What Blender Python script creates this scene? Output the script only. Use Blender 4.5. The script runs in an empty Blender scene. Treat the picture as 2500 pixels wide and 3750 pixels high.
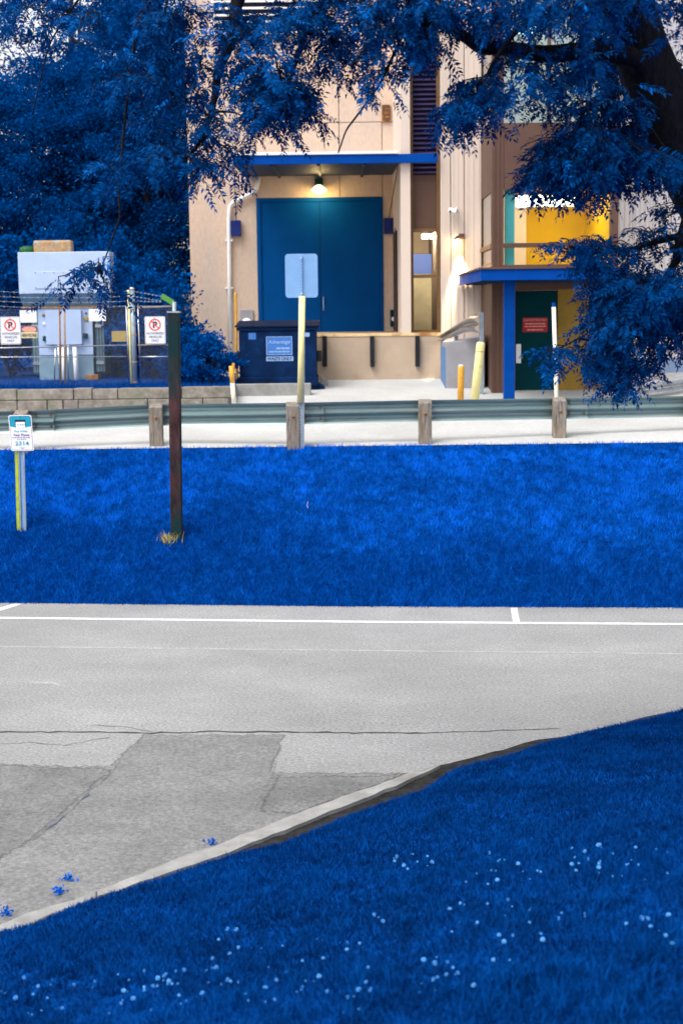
import bpy, math, random
import numpy as np
from mathutils import Vector, Matrix
random.seed(7); rng = np.random.default_rng(7)
S = bpy.context.scene
COL = S.collection
R = math.radians

# ------------------------------------------------------------------ camera
F, CX, CY = 5500.0, 1250.0, 1875.0          # focal length and centre in photo pixels
CAM = Vector((0, 0, 1.89))
PITCH = math.atan(725 / F); ROLL = R(0.7)
_fw = Vector((0, math.cos(PITCH), -math.sin(PITCH)))
_up0 = Vector((0, math.sin(PITCH), math.cos(PITCH)))
_x = Vector((1, 0, 0))
_rt = _x * math.cos(ROLL) - _up0 * math.sin(ROLL)
_up = _x * math.sin(ROLL) + _up0 * math.cos(ROLL)
cd = bpy.data.cameras.new('camera'); cam = bpy.data.objects.new('camera', cd); COL.objects.link(cam)
M = Matrix.Identity(4)
for i in range(3):
    M[i][0] = _rt[i]; M[i][1] = _up[i]; M[i][2] = -_fw[i]; M[i][3] = CAM[i]
cam.matrix_world = M
cd.sensor_fit = 'VERTICAL'; cd.sensor_height = 36.0; cd.lens = 36.0 * F / 3750
cd.clip_end = 2000; cd.clip_start = 0.1
cd.dof.use_dof = True; cd.dof.focus_distance = 13.0; cd.dof.aperture_fstop = 2.8
S.camera = cam

# ------------------------------------------------------------------ world, sun, exposure
SUN_EL, SUN_AZ = R(58), R(225)               # soft high light from the left, a little behind the camera
w = bpy.data.worlds.new('World'); S.world = w; w.use_nodes = True
nt = w.node_tree; nt.nodes.clear()
sky = nt.nodes.new('ShaderNodeTexSky'); sky.sky_type = 'NISHITA'; sky.sun_disc = False
sky.sun_elevation = SUN_EL; sky.sun_rotation = SUN_AZ; sky.dust_density = 3.0
hs = nt.nodes.new('ShaderNodeHueSaturation'); hs.inputs['Saturation'].default_value = 0.12
bg = nt.nodes.new('ShaderNodeBackground'); bg.inputs['Strength'].default_value = 0.13
wo = nt.nodes.new('ShaderNodeOutputWorld')
nt.links.new(sky.outputs[0], hs.inputs['Color']); nt.links.new(hs.outputs[0], bg.inputs['Color'])
nt.links.new(bg.outputs[0], wo.inputs['Surface'])
sd = bpy.data.lights.new('sun', 'SUN'); sd.energy = 1.0; sd.angle = R(35); sd.color = (1.0, 0.96, 0.9)
so = bpy.data.objects.new('sun', sd); COL.objects.link(so)
_sd = Vector((math.sin(SUN_AZ) * math.cos(SUN_EL), math.cos(SUN_AZ) * math.cos(SUN_EL), math.sin(SUN_EL)))
so.rotation_euler = _sd.to_track_quat('Z', 'Y').to_euler(); so.location = (0, 0, 40)
vs = S.view_settings
vs.view_transform = 'Standard'; vs.look = 'None'; vs.exposure = 1.2; vs.gamma = 1.0; vs.use_curve_mapping = False

# ------------------------------------------------------------------ pixel helpers (a pixel gives a direction only)
def ray(px, py):
    return (_fw * F + _rt * (px - CX) - _up * (py - CY)).normalized()
def PY(px, py, Y):
    d = ray(px, py); t = (Y - CAM.y) / d.y
    return CAM + d * t
def PZ(px, py, z):
    d = ray(px, py); t = (z - CAM.z) / d.z
    return CAM + d * t
def rect(Y, x0, y0, x1, y1):
    ym, xm = (y0 + y1) / 2, (x0 + x1) / 2
    return (PY(x0, ym, Y).x, PY(x1, ym, Y).x, PY(xm, y1, Y).z, PY(xm, y0, Y).z)   # X0, X1, Z0, Z1

# ------------------------------------------------------------------ object helpers
WL = {}
def tag(o, label=None, cat=None, group=None, kind=None):
    if label: o['label'] = label
    if cat: o['category'] = cat
    if group: o['group'] = group
    if kind: o['kind'] = kind
    return o
def thing(name, loc, label, cat, group=None):
    o = bpy.data.objects.new(name, None); COL.objects.link(o); o.empty_display_size = 0.2
    o.location = loc; WL[o.name] = Vector(loc)
    return tag(o, label, cat, group)
def link(name, me, parent=None, loc=None):
    o = bpy.data.objects.new(name, me); COL.objects.link(o)
    if parent is not None:
        o.parent = parent
        if loc is not None: o.location = Vector(loc) - WL[parent.name]
        else: o.location = (0, 0, 0)
        WL[o.name] = WL[parent.name] if loc is None else Vector(loc)
    else:
        o.location = loc if loc is not None else (0, 0, 0); WL[o.name] = Vector(o.location)
    return o

class MB:
    def __init__(s): s.v = []; s.f = []; s.m = []; s.cm = 0
    def add(s, vs, fs):
        b = len(s.v); s.v += [tuple(v) for v in vs]
        for f in fs: s.f.append(tuple(b + i for i in f)); s.m.append(s.cm)
        return s
    def box(s, x0, x1, y0, y1, z0, z1):
        if x0 > x1: x0, x1 = x1, x0
        if y0 > y1: y0, y1 = y1, y0
        if z0 > z1: z0, z1 = z1, z0
        return s.add([(x0,y0,z0),(x1,y0,z0),(x1,y1,z0),(x0,y1,z0),(x0,y0,z1),(x1,y0,z1),(x1,y1,z1),(x0,y1,z1)],
                     [(0,3,2,1),(4,5,6,7),(0,1,5,4),(1,2,6,5),(2,3,7,6),(3,0,4,7)])
    def obox(s, c, ax, ay, az):
        c, ax, ay, az = Vector(c), Vector(ax), Vector(ay), Vector(az)
        vs = [c + ax*i + ay*j + az*k for k in (-1,1) for (i,j) in ((-1,-1),(1,-1),(1,1),(-1,1))]
        return s.add(vs, [(0,3,2,1),(4,5,6,7),(0,1,5,4),(1,2,6,5),(2,3,7,6),(3,0,4,7)])
    def tube(s, pts, rad, n=8, cap=True):
        pts = [Vector(p) for p in pts]
        if not hasattr(rad, '__len__'): rad = [rad] * len(pts)
        vs, fs = [], []
        for i, p in enumerate(pts):
            d = (pts[min(i+1, len(pts)-1)] - pts[max(i-1, 0)]).normalized()
            a = d.cross(Vector((0.13, 0.97, 0.21)))
            if a.length < 0.05: a = d.cross(Vector((1, 0, 0)))
            a.normalize(); b = d.cross(a)
            for k in range(n):
                t = 2*math.pi*k/n
                vs.append(p + (a*math.cos(t) + b*math.sin(t)) * rad[i])
        for i in range(len(pts)-1):
            for k in range(n):
                fs.append((i*n+k, i*n+(k+1) % n, (i+1)*n+(k+1) % n, (i+1)*n+k))
        if cap:
            fs.append(tuple(reversed(range(n)))); fs.append(tuple((len(pts)-1)*n+k for k in range(n)))
        return s.add(vs, fs)
    def prism(s, poly, y0, y1):            # polygon in XZ extruded along Y
        n = len(poly)
        vs = [(x, y0, z) for x, z in poly] + [(x, y1, z) for x, z in poly]
        fs = [tuple(range(n)), tuple(reversed(range(n, 2*n)))] + [((i+1) % n, i, n+i, n+(i+1) % n) for i in range(n)]
        return s.add(vs, fs)
    def sweep(s, prof, path):              # prof: list of (offset_y, offset_z) closed loop, path of points along ~X
        n = len(prof); vs, fs = [], []
        for p in path:
            for (a, b) in prof: vs.append((p[0], p[1]+a, p[2]+b))
        for i in range(len(path)-1):
            for k in range(n): fs.append((i*n+k, i*n+(k+1) % n, (i+1)*n+(k+1) % n, (i+1)*n+k))
        fs.append(tuple(reversed(range(n)))); fs.append(tuple((len(path)-1)*n+k for k in range(n)))
        return s.add(vs, fs)
    def lathe(s, c, prof, n=16, axis='z'):
        c = Vector(c); vs, fs = [], []
        for (r, h) in prof:
            for k in range(n):
                t = 2*math.pi*k/n
                o = (r*math.cos(t), r*math.sin(t), h) if axis == 'z' else (r*math.cos(t), -h, r*math.sin(t))
                vs.append(c + Vector(o))
        for i in range(len(prof)-1):
            for k in range(n): fs.append((i*n+k, i*n+(k+1) % n, (i+1)*n+(k+1) % n, (i+1)*n+k))
        fs.append(tuple(reversed(range(n)))); fs.append(tuple((len(prof)-1)*n+k for k in range(n)))
        return s.add(vs, fs)
    def build(s, name, mat, parent=None, bevel=0, smooth=False, loc=None):
        off = Vector((0,0,0))
        if loc is not None: off = Vector(loc)
        elif parent is not None: off = WL[parent.name]
        me = bpy.data.meshes.new(name)
        me.from_pydata([(v[0]-off.x, v[1]-off.y, v[2]-off.z) for v in s.v], [], s.f)
        mats = mat if isinstance(mat, (list, tuple)) else [mat]
        for m in mats: me.materials.append(m)
        if len(mats) > 1: me.polygons.foreach_set('material_index', s.m)
        if smooth: me.polygons.foreach_set('use_smooth', [True]*len(me.polygons))
        me.update()
        o = link(name, me, parent, loc)
        if bevel:
            b = o.modifiers.new('bevel', 'BEVEL'); b.width = bevel; b.segments = 2; b.limit_method = 'ANGLE'; b.angle_limit = R(40)
        if smooth:
            pass
        return o
def box(name, mat, parent, x0, x1, y0, y1, z0, z1, bevel=0):
    return MB().box(x0, x1, y0, y1, z0, z1).build(name, mat, parent, bevel)
def npmesh(name, V, FA, mat, parent=None, tint=None, smooth=False, loc=None):
    off = Vector((0,0,0))
    if loc is not None: off = Vector(loc)
    elif parent is not None: off = WL[parent.name]
    V = np.asarray(V, np.float32) - np.array(off, np.float32)
    FA = np.asarray(FA, np.int32); k = FA.shape[1]
    me = bpy.data.meshes.new(name)
    me.vertices.add(len(V)); me.vertices.foreach_set('co', V.ravel())
    me.loops.add(FA.size); me.loops.foreach_set('vertex_index', FA.ravel())
    me.polygons.add(len(FA)); me.polygons.foreach_set('loop_start', np.arange(0, FA.size, k, dtype=np.int32))
    me.polygons.foreach_set('loop_total', np.full(len(FA), k, np.int32))
    if smooth: me.polygons.foreach_set('use_smooth', np.ones(len(FA), bool))
    if tint is not None:
        a = me.attributes.new('tint', 'FLOAT', 'POINT'); a.data.foreach_set('value', np.asarray(tint, np.float32))
    me.materials.append(mat); me.update(calc_edges=True); me.validate()
    return link(name, me, parent, loc)

# ------------------------------------------------------------------ materials
def lin(r, g, b):
    f = lambda c: c/12.92 if c <= 0.04045 else ((c+0.055)/1.055)**2.4
    return (f(r/255), f(g/255), f(b/255))
def mat(name, col, rough=0.6, metal=0.0, var=0.15, vscale=3.0, bump=0.0, bscale=40.0, col2=None, stretch=None, spec=0.2, dirt=None, grain=None):
    m = bpy.data.materials.new(name); m.use_nodes = True
    n = m.node_tree; p = n.nodes['Principled BSDF']
    p.inputs['Roughness'].default_value = rough; p.inputs['Metallic'].default_value = metal
    p.inputs['Specular IOR Level'].default_value = spec
    tc = n.nodes.new('ShaderNodeTexCoord'); mp = n.nodes.new('ShaderNodeMapping')
    if stretch: mp.inputs['Scale'].default_value = stretch
    n.links.new(tc.outputs['Object'], mp.inputs['Vector'])
    nz = n.nodes.new('ShaderNodeTexNoise'); nz.inputs['Scale'].default_value = vscale; nz.inputs['Detail'].default_value = 6; nz.inputs['Roughness'].default_value = 0.65
    n.links.new(mp.outputs[0], nz.inputs['Vector'])
    cr = n.nodes.new('ShaderNodeValToRGB')
    c2 = col2 if col2 else tuple(max(0, c*(1-2*var)) for c in col)
    c1 = col if col2 else tuple(min(1, c*(1+var)) for c in col)
    cr.color_ramp.elements[0].position = 0.3; cr.color_ramp.elements[1].position = 0.7
    cr.color_ramp.elements[0].color = (*c2, 1); cr.color_ramp.elements[1].color = (*c1, 1)
    n.links.new(nz.outputs['Fac'], cr.inputs['Fac'])
    out = cr.outputs[0]
    if dirt:                                   # (colour, scale, low, high): blotches of another colour
        n2 = n.nodes.new('ShaderNodeTexNoise'); n2.inputs['Scale'].default_value = dirt[1]; n2.inputs['Detail'].default_value = 8
        n.links.new(mp.outputs[0], n2.inputs['Vector'])
        mr = n.nodes.new('ShaderNodeMapRange'); mr.inputs['From Min'].default_value = dirt[2]; mr.inputs['From Max'].default_value = dirt[3]
        n.links.new(n2.outputs['Fac'], mr.inputs['Value'])
        mx = n.nodes.new('ShaderNodeMix'); mx.data_type = 'RGBA'
        n.links.new(mr.outputs[0], mx.inputs['Factor']); n.links.new(out, mx.inputs['A']); mx.inputs['B'].default_value = (*dirt[0], 1)
        out = mx.outputs['Result']
    if grain:                                  # (scale, low, high): fine aggregate speckle
        g1 = n.nodes.new('ShaderNodeTexNoise'); g1.inputs['Scale'].default_value = grain[0]; g1.inputs['Detail'].default_value = 3; g1.inputs['Roughness'].default_value = 0.7
        n.links.new(mp.outputs[0], g1.inputs['Vector'])
        g2 = n.nodes.new('ShaderNodeMapRange'); g2.inputs['From Min'].default_value = 0.3; g2.inputs['From Max'].default_value = 0.7
        g2.inputs['To Min'].default_value = grain[1]; g2.inputs['To Max'].default_value = grain[2]
        n.links.new(g1.outputs['Fac'], g2.inputs['Value'])
        g3 = n.nodes.new('ShaderNodeVectorMath'); g3.operation = 'SCALE'
        n.links.new(out, g3.inputs[0]); n.links.new(g2.outputs[0], g3.inputs['Scale']); out = g3.outputs[0]
    n.links.new(out, p.inputs['Base Color'])
    if bump:
        b = n.nodes.new('ShaderNodeBump'); b.inputs['Strength'].default_value = bump; b.inputs['Distance'].default_value = 0.01
        n3 = n.nodes.new('ShaderNodeTexNoise'); n3.inputs['Scale'].default_value = bscale; n3.inputs['Detail'].default_value = 4
        n.links.new(mp.outputs[0], n3.inputs['Vector']); n.links.new(n3.outputs['Fac'], b.inputs['Height'])
        n.links.new(b.outputs[0], p.inputs['Normal'])
    return m
def emit(name, col, strength):
    m = bpy.data.materials.new(name); m.use_nodes = True; n = m.node_tree
    p = n.nodes['Principled BSDF']; p.inputs['Base Color'].default_value = (0.8, 0.8, 0.8, 1)
    p.inputs['Emission Color'].default_value = (*col, 1); p.inputs['Emission Strength'].default_value = strength
    return m
def foliage(name, dark, light, trans=0.3, rough=0.5, spec=0.06):
    m = bpy.data.materials.new(name); m.use_nodes = True; n = m.node_tree; n.nodes.clear()
    at = n.nodes.new('ShaderNodeAttribute'); at.attribute_name = 'tint'
    cr = n.nodes.new('ShaderNodeValToRGB')
    cr.color_ramp.elements[0].color = (*dark, 1); cr.color_ramp.elements[1].color = (*light, 1)
    n.links.new(at.outputs['Fac'], cr.inputs['Fac'])
    p = n.nodes.new('ShaderNodeBsdfPrincipled'); p.inputs['Roughness'].default_value = rough; p.inputs['Specular IOR Level'].default_value = spec
    t = n.nodes.new('ShaderNodeBsdfTranslucent'); mx = n.nodes.new('ShaderNodeMixShader'); mx.inputs[0].default_value = trans
    o = n.nodes.new('ShaderNodeOutputMaterial')
    n.links.new(cr.outputs[0], p.inputs['Base Color']); n.links.new(cr.outputs[0], t.inputs['Color'])
    n.links.new(p.outputs[0], mx.inputs[1]); n.links.new(t.outputs[0], mx.inputs[2]); n.links.new(mx.outputs[0], o.inputs['Surface'])
    return m
def glass(name, tint=(0.95, 0.97, 0.96), refl=0.0, ior=1.22):
    m = bpy.data.materials.new(name); m.use_nodes = True; n = m.node_tree; n.nodes.clear()
    t = n.nodes.new('ShaderNodeBsdfTransparent'); t.inputs['Color'].default_value = (*tint, 1)
    g = n.nodes.new('ShaderNodeBsdfGlossy'); g.inputs['Roughness'].default_value = 0.03
    fr = n.nodes.new('ShaderNodeFresnel'); fr.inputs['IOR'].default_value = ior
    ad = n.nodes.new('ShaderNodeMath'); ad.operation = 'ADD'; ad.inputs[1].default_value = refl; ad.use_clamp = True
    mx = n.nodes.new('ShaderNodeMixShader'); o = n.nodes.new('ShaderNodeOutputMaterial')
    n.links.new(fr.outputs[0], ad.inputs[0]); n.links.new(ad.outputs[0], mx.inputs[0])
    n.links.new(t.outputs[0], mx.inputs[1]); n.links.new(g.outputs[0], mx.inputs[2]); n.links.new(mx.outputs[0], o.inputs['Surface'])
    return m

MT = dict(
    asphalt = mat('asphalt', (0.29, 0.29, 0.292), 0.75, var=0.10, vscale=0.8, stretch=(0.8, 1, 1), bump=0.5, bscale=160, dirt=((0.235, 0.235, 0.235), 0.5, 0.5, 0.75), grain=(48, 0.60, 1.40)),
    asphalt_dark = mat('asphalt_dark', (0.185, 0.185, 0.187), 0.8, var=0.12, vscale=2.5, bump=0.6, bscale=140, dirt=((0.12, 0.12, 0.12), 1.6, 0.5, 0.8), grain=(38, 0.60, 1.40)),
    asphalt_mid = mat('asphalt_mid', (0.205, 0.205, 0.207), 0.8, var=0.1, vscale=2.0, bump=0.6, bscale=140, dirt=((0.15, 0.15, 0.15), 1.3, 0.5, 0.8), grain=(38, 0.62, 1.38)),
    crack = mat('crack', (0.085, 0.085, 0.085), 0.95, var=0.3, vscale=8),
    crack2 = mat('faint_crack', (0.165, 0.165, 0.165), 0.95, var=0.3, vscale=8),
    fringe = mat('lime_fringe', (0.42, 0.50, 0.02), 0.7, var=0.2, vscale=10),
    asphalt_pale = mat('scuffed_asphalt', (0.36, 0.36, 0.36), 0.8, var=0.1, vscale=6, grain=(30, 0.75, 1.25)),
    moss = mat('moss', (0.06, 0.09, 0.16), 0.95, var=0.4, vscale=20),
    lot = mat('lot_concrete', (0.47, 0.47, 0.465), 0.8, var=0.06, vscale=0.8, bump=0.3, bscale=90, dirt=((0.38, 0.375, 0.36), 0.6, 0.5, 0.8), grain=(20, 0.9, 1.1)),
    paint = mat('white_paint', (0.72, 0.72, 0.72), 0.6, var=0.06, vscale=9, dirt=((0.4, 0.4, 0.4), 14, 0.55, 0.75)),
    paint_worn = mat('worn_paint', (0.42, 0.42, 0.42), 0.7, var=0.1, vscale=9, dirt=((0.26, 0.26, 0.26), 10, 0.5, 0.7)),
    kerb = mat('kerb_concrete', (0.315, 0.313, 0.305), 0.85, var=0.15, vscale=5, bump=0.6, bscale=70, dirt=((0.22, 0.21, 0.19), 4, 0.5, 0.75)),
    soil = mat('soil', (0.026, 0.025, 0.024), 0.95, var=0.4, vscale=14, bump=1, bscale=60),
    turf = mat('turf', (0.0, 0.050, 0.26), 0.95, var=0.35, vscale=6, bump=1.0, bscale=60, spec=0.02),
    farground = mat('far_ground', (0.02, 0.05, 0.16), 0.95, var=0.3, vscale=0.5),
    wall = mat('concrete_wall', (0.62, 0.46, 0.35), 0.85, var=0.05, vscale=0.9, bump=0.25, bscale=60, dirt=((0.50, 0.41, 0.35), 0.7, 0.42, 0.72), stretch=(1.6, 1.6, 0.7), grain=(11, 0.91, 1.09)),
    joint = mat('joint_seal', (0.22, 0.17, 0.13), 0.9, var=0.1),
    dockface = mat('dock_face', (0.46, 0.35, 0.26), 0.85, var=0.08, vscale=1.3, bump=0.3, bscale=60, dirt=((0.36, 0.24, 0.14), 2.2, 0.6, 0.8)),
    siding = mat('cream_siding', (0.66, 0.54, 0.46), 0.6, var=0.05, vscale=1.0, stretch=(1, 1, 0.2)),
    whitesiding = mat('white_siding', (0.74, 0.70, 0.72), 0.6, var=0.04, vscale=1.0, stretch=(1, 1, 0.2)),
    brown = mat('brown_metal', (0.115, 0.062, 0.045), 0.5, var=0.08, vscale=2),
    brownrust = mat('bronze_frame', (0.17, 0.09, 0.035), 0.45, var=0.12, vscale=4),
    ochre = mat('ochre_panel', (0.34, 0.20, 0.03), 0.6, var=0.2, vscale=1.2),
    bluedoor = mat('blue_steel_door', (0.0, 0.062, 0.24), 0.6, spec=0.04, var=0.06, vscale=2),
    bluetrim = mat('blue_trim', (0.0, 0.055, 0.31), 0.55, spec=0.05, var=0.08, vscale=3),
    bluecol = mat('blue_column_paint', (0.0, 0.050, 0.27), 0.55, spec=0.05, var=0.08, vscale=3),
    darkblue = mat('navy_steel', (0.006, 0.028, 0.10), 0.5, var=0.2, vscale=4, dirt=((0.02, 0.06, 0.18), 5, 0.55, 0.8)),
    soffit = mat('soffit', (0.02, 0.04, 0.075), 0.6, var=0.2, vscale=2),
    greendoor = mat('green_door', (0.0, 0.034, 0.042), 0.6, spec=0.05, var=0.1, vscale=2),
    purplebox = mat('indigo_box', (0.008, 0.022, 0.16), 0.5, var=0.2, vscale=6),
    white = mat('white_metal', (0.78, 0.78, 0.78), 0.45, var=0.04, vscale=4),
    whiteslat = mat('white_slat', (0.78, 0.75, 0.73), 0.5, var=0.05, vscale=4),
    slat_dark = mat('dark_slat', (0.05, 0.035, 0.10), 0.5, var=0.15, vscale=4),
    void = mat('dark_void', (0.012, 0.012, 0.03), 0.9, var=0.1),
    yellow = mat('yellow_sleeve', (0.88, 0.78, 0.36), 0.5, var=0.06, vscale=5, dirt=((0.75, 0.56, 0.14), 9, 0.6, 0.8)),
    orange = mat('orange_yellow_paint', (0.72, 0.36, 0.05), 0.55, var=0.1, vscale=8, dirt=((0.4, 0.16, 0.03), 12, 0.58, 0.75)),
    whitepole = mat('white_sleeve', (0.78, 0.75, 0.62), 0.5, var=0.06, vscale=4),
    galv = mat('galvanised', (0.62, 0.63, 0.64), 0.27, metal=1.0, var=0.12, vscale=5, dirt=((0.40, 0.43, 0.44), 6, 0.55, 0.8)),
    beam = mat('beam_steel', (0.24, 0.34, 0.345), 0.42, metal=0.55, var=0.12, vscale=3, stretch=(0.3, 1, 6), dirt=((0.42, 0.44, 0.44), 2.5, 0.5, 0.8)),
    galvsign = mat('sign_back_aluminium', (0.22, 0.40, 0.68), 0.5, metal=0.1, var=0.05, vscale=6),
    galvpost = mat('galvanised_channel', (0.30, 0.36, 0.42), 0.5, metal=0.4, var=0.15, vscale=9),
    wood = mat('weathered_wood', (0.27, 0.235, 0.20), 0.9, var=0.35, vscale=9, bump=0.8, bscale=30, stretch=(4, 4, 0.5), dirt=((0.20, 0.13, 0.07), 3, 0.5, 0.8)),
    brownpost = mat('dark_brown_post', (0.062, 0.030, 0.032), 0.7, var=0.45, vscale=5, stretch=(2, 2, 0.6), dirt=((0.008, 0.028, 0.032), 1.6, 0.42, 0.56), spec=0.08),
    cabinet = mat('cabinet_paint', (0.45, 0.56, 0.76), 0.5, var=0.05, vscale=2, dirt=((0.42, 0.50, 0.60), 2.5, 0.55, 0.8)),
    cabinet2 = mat('cabinet_teal', (0.22, 0.34, 0.42), 0.55, var=0.12, vscale=3),
    radiator = mat('radiator_green', (0.06, 0.16, 0.17), 0.5, var=0.2, vscale=6),
    rust = mat('rust', (0.36, 0.16, 0.04), 0.85, var=0.35, vscale=14),
    edge = mat('worn_steel_edge', (0.78, 0.56, 0.30), 0.7, var=0.1, vscale=8, dirt=((0.36, 0.15, 0.04), 4, 0.5, 0.62)),
    rustpole = mat('rusty_pole', (0.42, 0.26, 0.13), 0.75, var=0.2, vscale=12, dirt=((0.30, 0.36, 0.36), 7, 0.5, 0.65)),
    stone = mat('stone_block', (0.235, 0.21, 0.185), 0.9, var=0.25, vscale=7, bump=1.0, bscale=45, dirt=((0.14, 0.15, 0.10), 5, 0.5, 0.75)),
    dumpster = mat('dumpster_paint', (0.002, 0.017, 0.068), 0.55, spec=0.06, var=0.25, vscale=3, dirt=((0.005, 0.032, 0.11), 4, 0.55, 0.8)),
    lid = mat('dumpster_lid', (0.005, 0.012, 0.04), 0.6, spec=0.06, var=0.2, vscale=5),
    decal = mat('blue_decal', (0.05, 0.17, 0.50), 0.5, var=0.1, vscale=30),
    decal_line = mat('pale_decal', (0.25, 0.40, 0.70), 0.5, var=0.1, vscale=30),
    rubber = mat('black_rubber', (0.018, 0.020, 0.026), 0.8, var=0.3, vscale=8),
    signwhite = mat('sign_white', (0.80, 0.80, 0.84), 0.45, var=0.02, vscale=9),
    signred = mat('sign_red', (0.72, 0.10, 0.05), 0.5, var=0.05, vscale=20),
    signblack = mat('sign_navy', (0.02, 0.02, 0.05), 0.5, var=0.1, vscale=20),
    signteal = mat('sign_teal', (0.01, 0.30, 0.46), 0.5, var=0.05, vscale=20),
    signpurple = mat('sign_plum', (0.10, 0.03, 0.20), 0.5, var=0.05, vscale=20),
    signpink = mat('sign_salmon', (0.72, 0.34, 0.24), 0.5, var=0.05, vscale=20),
    signcream = mat('sign_cream', (0.75, 0.66, 0.36), 0.5, var=0.05, vscale=20),
    signtan = mat('sign_tan', (0.42, 0.30, 0.10), 0.6, var=0.1, vscale=20),
    doorred = mat('placard_red', (0.36, 0.02, 0.03), 0.5, var=0.1, vscale=20),
    doorpink = mat('placard_letter', (0.72, 0.30, 0.24), 0.5, var=0.05, vscale=20),
    yellowwall = mat('yellow_room', (0.74, 0.47, 0.0), 0.7, var=0.06, vscale=0.8),
    cyan = mat('cyan_panel', (0.10, 0.62, 0.68), 0.5, var=0.06, vscale=1.5),
    cream = mat('cream_room', (0.76, 0.62, 0.46), 0.7, var=0.05, vscale=1),
    roomgrey = mat('grey_green_room', (0.60, 0.54, 0.38), 0.5, var=0.15, vscale=2),
    blueroom = mat('blue_room', (0.12, 0.20, 0.60), 0.7, var=0.05, vscale=1),
    greyconc = mat('grey_concrete', (0.31, 0.30, 0.33), 0.85, var=0.1, vscale=2, bump=0.4, bscale=50),
    endshade = mat('end_shade_tint', (0.10, 0.22, 0.42), 0.7, var=0.08, vscale=3),
    plinth = mat('plinth', (0.26, 0.36, 0.56), 0.7, var=0.05, vscale=2),
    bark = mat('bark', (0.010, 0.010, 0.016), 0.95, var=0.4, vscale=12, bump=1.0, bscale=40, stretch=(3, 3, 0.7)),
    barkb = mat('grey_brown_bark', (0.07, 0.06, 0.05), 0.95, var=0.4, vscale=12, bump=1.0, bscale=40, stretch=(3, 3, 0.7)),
    drygrass = foliage('dry_grass', (0.42, 0.33, 0.03), (0.80, 0.66, 0.16), 0.2),
    leaf = foliage('locust_leaf', (0.0, 0.031, 0.122), (0.0, 0.14, 0.54), 0.15, 0.5, 0.02),
    treeleaf = foliage('tree_leaf', (0.0, 0.046, 0.19), (0.0, 0.090, 0.36), 0.3, 0.7, 0.0),
    shrubleaf = foliage('shrub_leaf', (0.0, 0.040, 0.17), (0.0, 0.10, 0.40), 0.3, 0.7, 0.0),
    grassb = foliage('bank_grass', (0.0, 0.050, 0.28), (0.004, 0.20, 0.86), 0.2, 0.7, 0.02),
    grassl = foliage('lawn_grass', (0.0, 0.022, 0.112), (0.0, 0.070, 0.32), 0.2, 0.7, 0.02),
    petal = mat('clover_petal', (0.12, 0.46, 0.95), 0.7, var=0.1, vscale=30),
    stem = mat('clover_stem', (0.01, 0.06, 0.22), 0.8, var=0.2),
    glass = glass('window_glass'), glassr = glass('mirror_glass', (0.6, 0.75, 0.75), 0.25, 1.45),
    lampglow = emit('lamp_glow', (1.0, 0.80, 0.38), 14), tube = emit('fluorescent', (1.0, 0.93, 0.75), 6),
    lampshade = emit('lamp_shade_glass', (1.0, 0.78, 0.36), 1.6),
    tube3 = emit('dim_fluorescent', (0.8, 1.0, 0.9), 3),
    tube2 = emit('fluorescent_cool', (1.0, 0.90, 0.70), 55),
)

# ------------------------------------------------------------------ terrain
ZR = -1.54                                     # road level
def zlot(Y): return 0.085 * max(0, min(Y, 29.3) - 21.6)
def lerp_poly(pts, X):
    for a, b in zip(pts, pts[1:]):
        if X <= b[0]: break
    t = (X - a[0]) / (b[0] - a[0]); return a[1] + (b[1]-a[1]) * t
TOE = [PZ(x, y, ZR) for x, y in ((0, 2208), (1250, 2221), (2500, 2226))]
TOE = [(p.x, p.y) for p in TOE]
def ext(pts, L=60):
    (x0, y0), (x1, y1) = pts[0], pts[-1]; s = (y1-y0)/(x1-x0)
    return [(x0-L, y0-L*s)] + pts + [(x1+L, y1+L*s)]
TOE = ext(TOE)
CR = [PZ(x, y, 0.0) for x, y in ((0, 1643), (400, 1625), (797, 1615), (1250, 1608), (1529, 1599), (2019, 1591), (2500, 1582))]
CR = [PZ(x, y, zlot(p.y)) for p, (x, y) in zip(CR, ((0, 1643), (400, 1625), (797, 1615), (1250, 1608), (1529, 1599), (2019, 1591), (2500, 1582)))]
CREST = ext([(p.x, p.y) for p in CR]); CREST[0] = (CREST[0][0], CREST[1][1]-1.0); CREST[-1] = (CREST[-1][0], CREST[-2][1]+1.0)
def hump(x, y):
    return 0.02*math.sin(1.7*x+0.6*y) + 0.018*math.sin(2.9*x-1.3*y+1) + 0.012*math.sin(5.1*x+3.7*y)
def bprof(t): return t + 0.13*np.sin(np.pi*np.maximum(t, 0)**0.8)       # steeper at the foot, flatter near the crest
def bank_z(X, Y):
    a, b = lerp_poly(TOE, X), lerp_poly(CREST, X)
    t = (Y-a)/(b-a); t = max(0, min(1, t))
    e = min(t, 1-t)
    s = bprof(t)
    return ZR + (zlot(b) - ZR) * s + hump(X, Y) * min(1, e*6)
def hit(px, py, fn, y0, y1, n=400):
    d = ray(px, py); lo = None
    for i in range(n+1):
        Y = y0 + (y1-y0)*i/n; p = CAM + d*(Y/d.y)
        if p.z <= fn(p.x, p.y): return p
    return p
def bank(px, py):
    p = hit(px, py, bank_z, 16.0, 22.5); p.z = bank_z(p.x, p.y); return p

def sheet(name, pts, mat_, kind='structure', parent=None):
    o = MB().add(pts, [tuple(range(len(pts)))]).build(name, mat_, parent)
    if kind: o['kind'] = kind
    return o
sheet('ground', [(-400, -300, -1.75), (400, -300, -1.75), (400, 700, -1.75), (-400, 700, -1.75)], MT['farground'])
road = sheet('road', [(-60, -40, ZR), (60, -40, ZR)] + [(x, y+0.25, ZR) for x, y in reversed(TOE)], MT['asphalt'])
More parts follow.
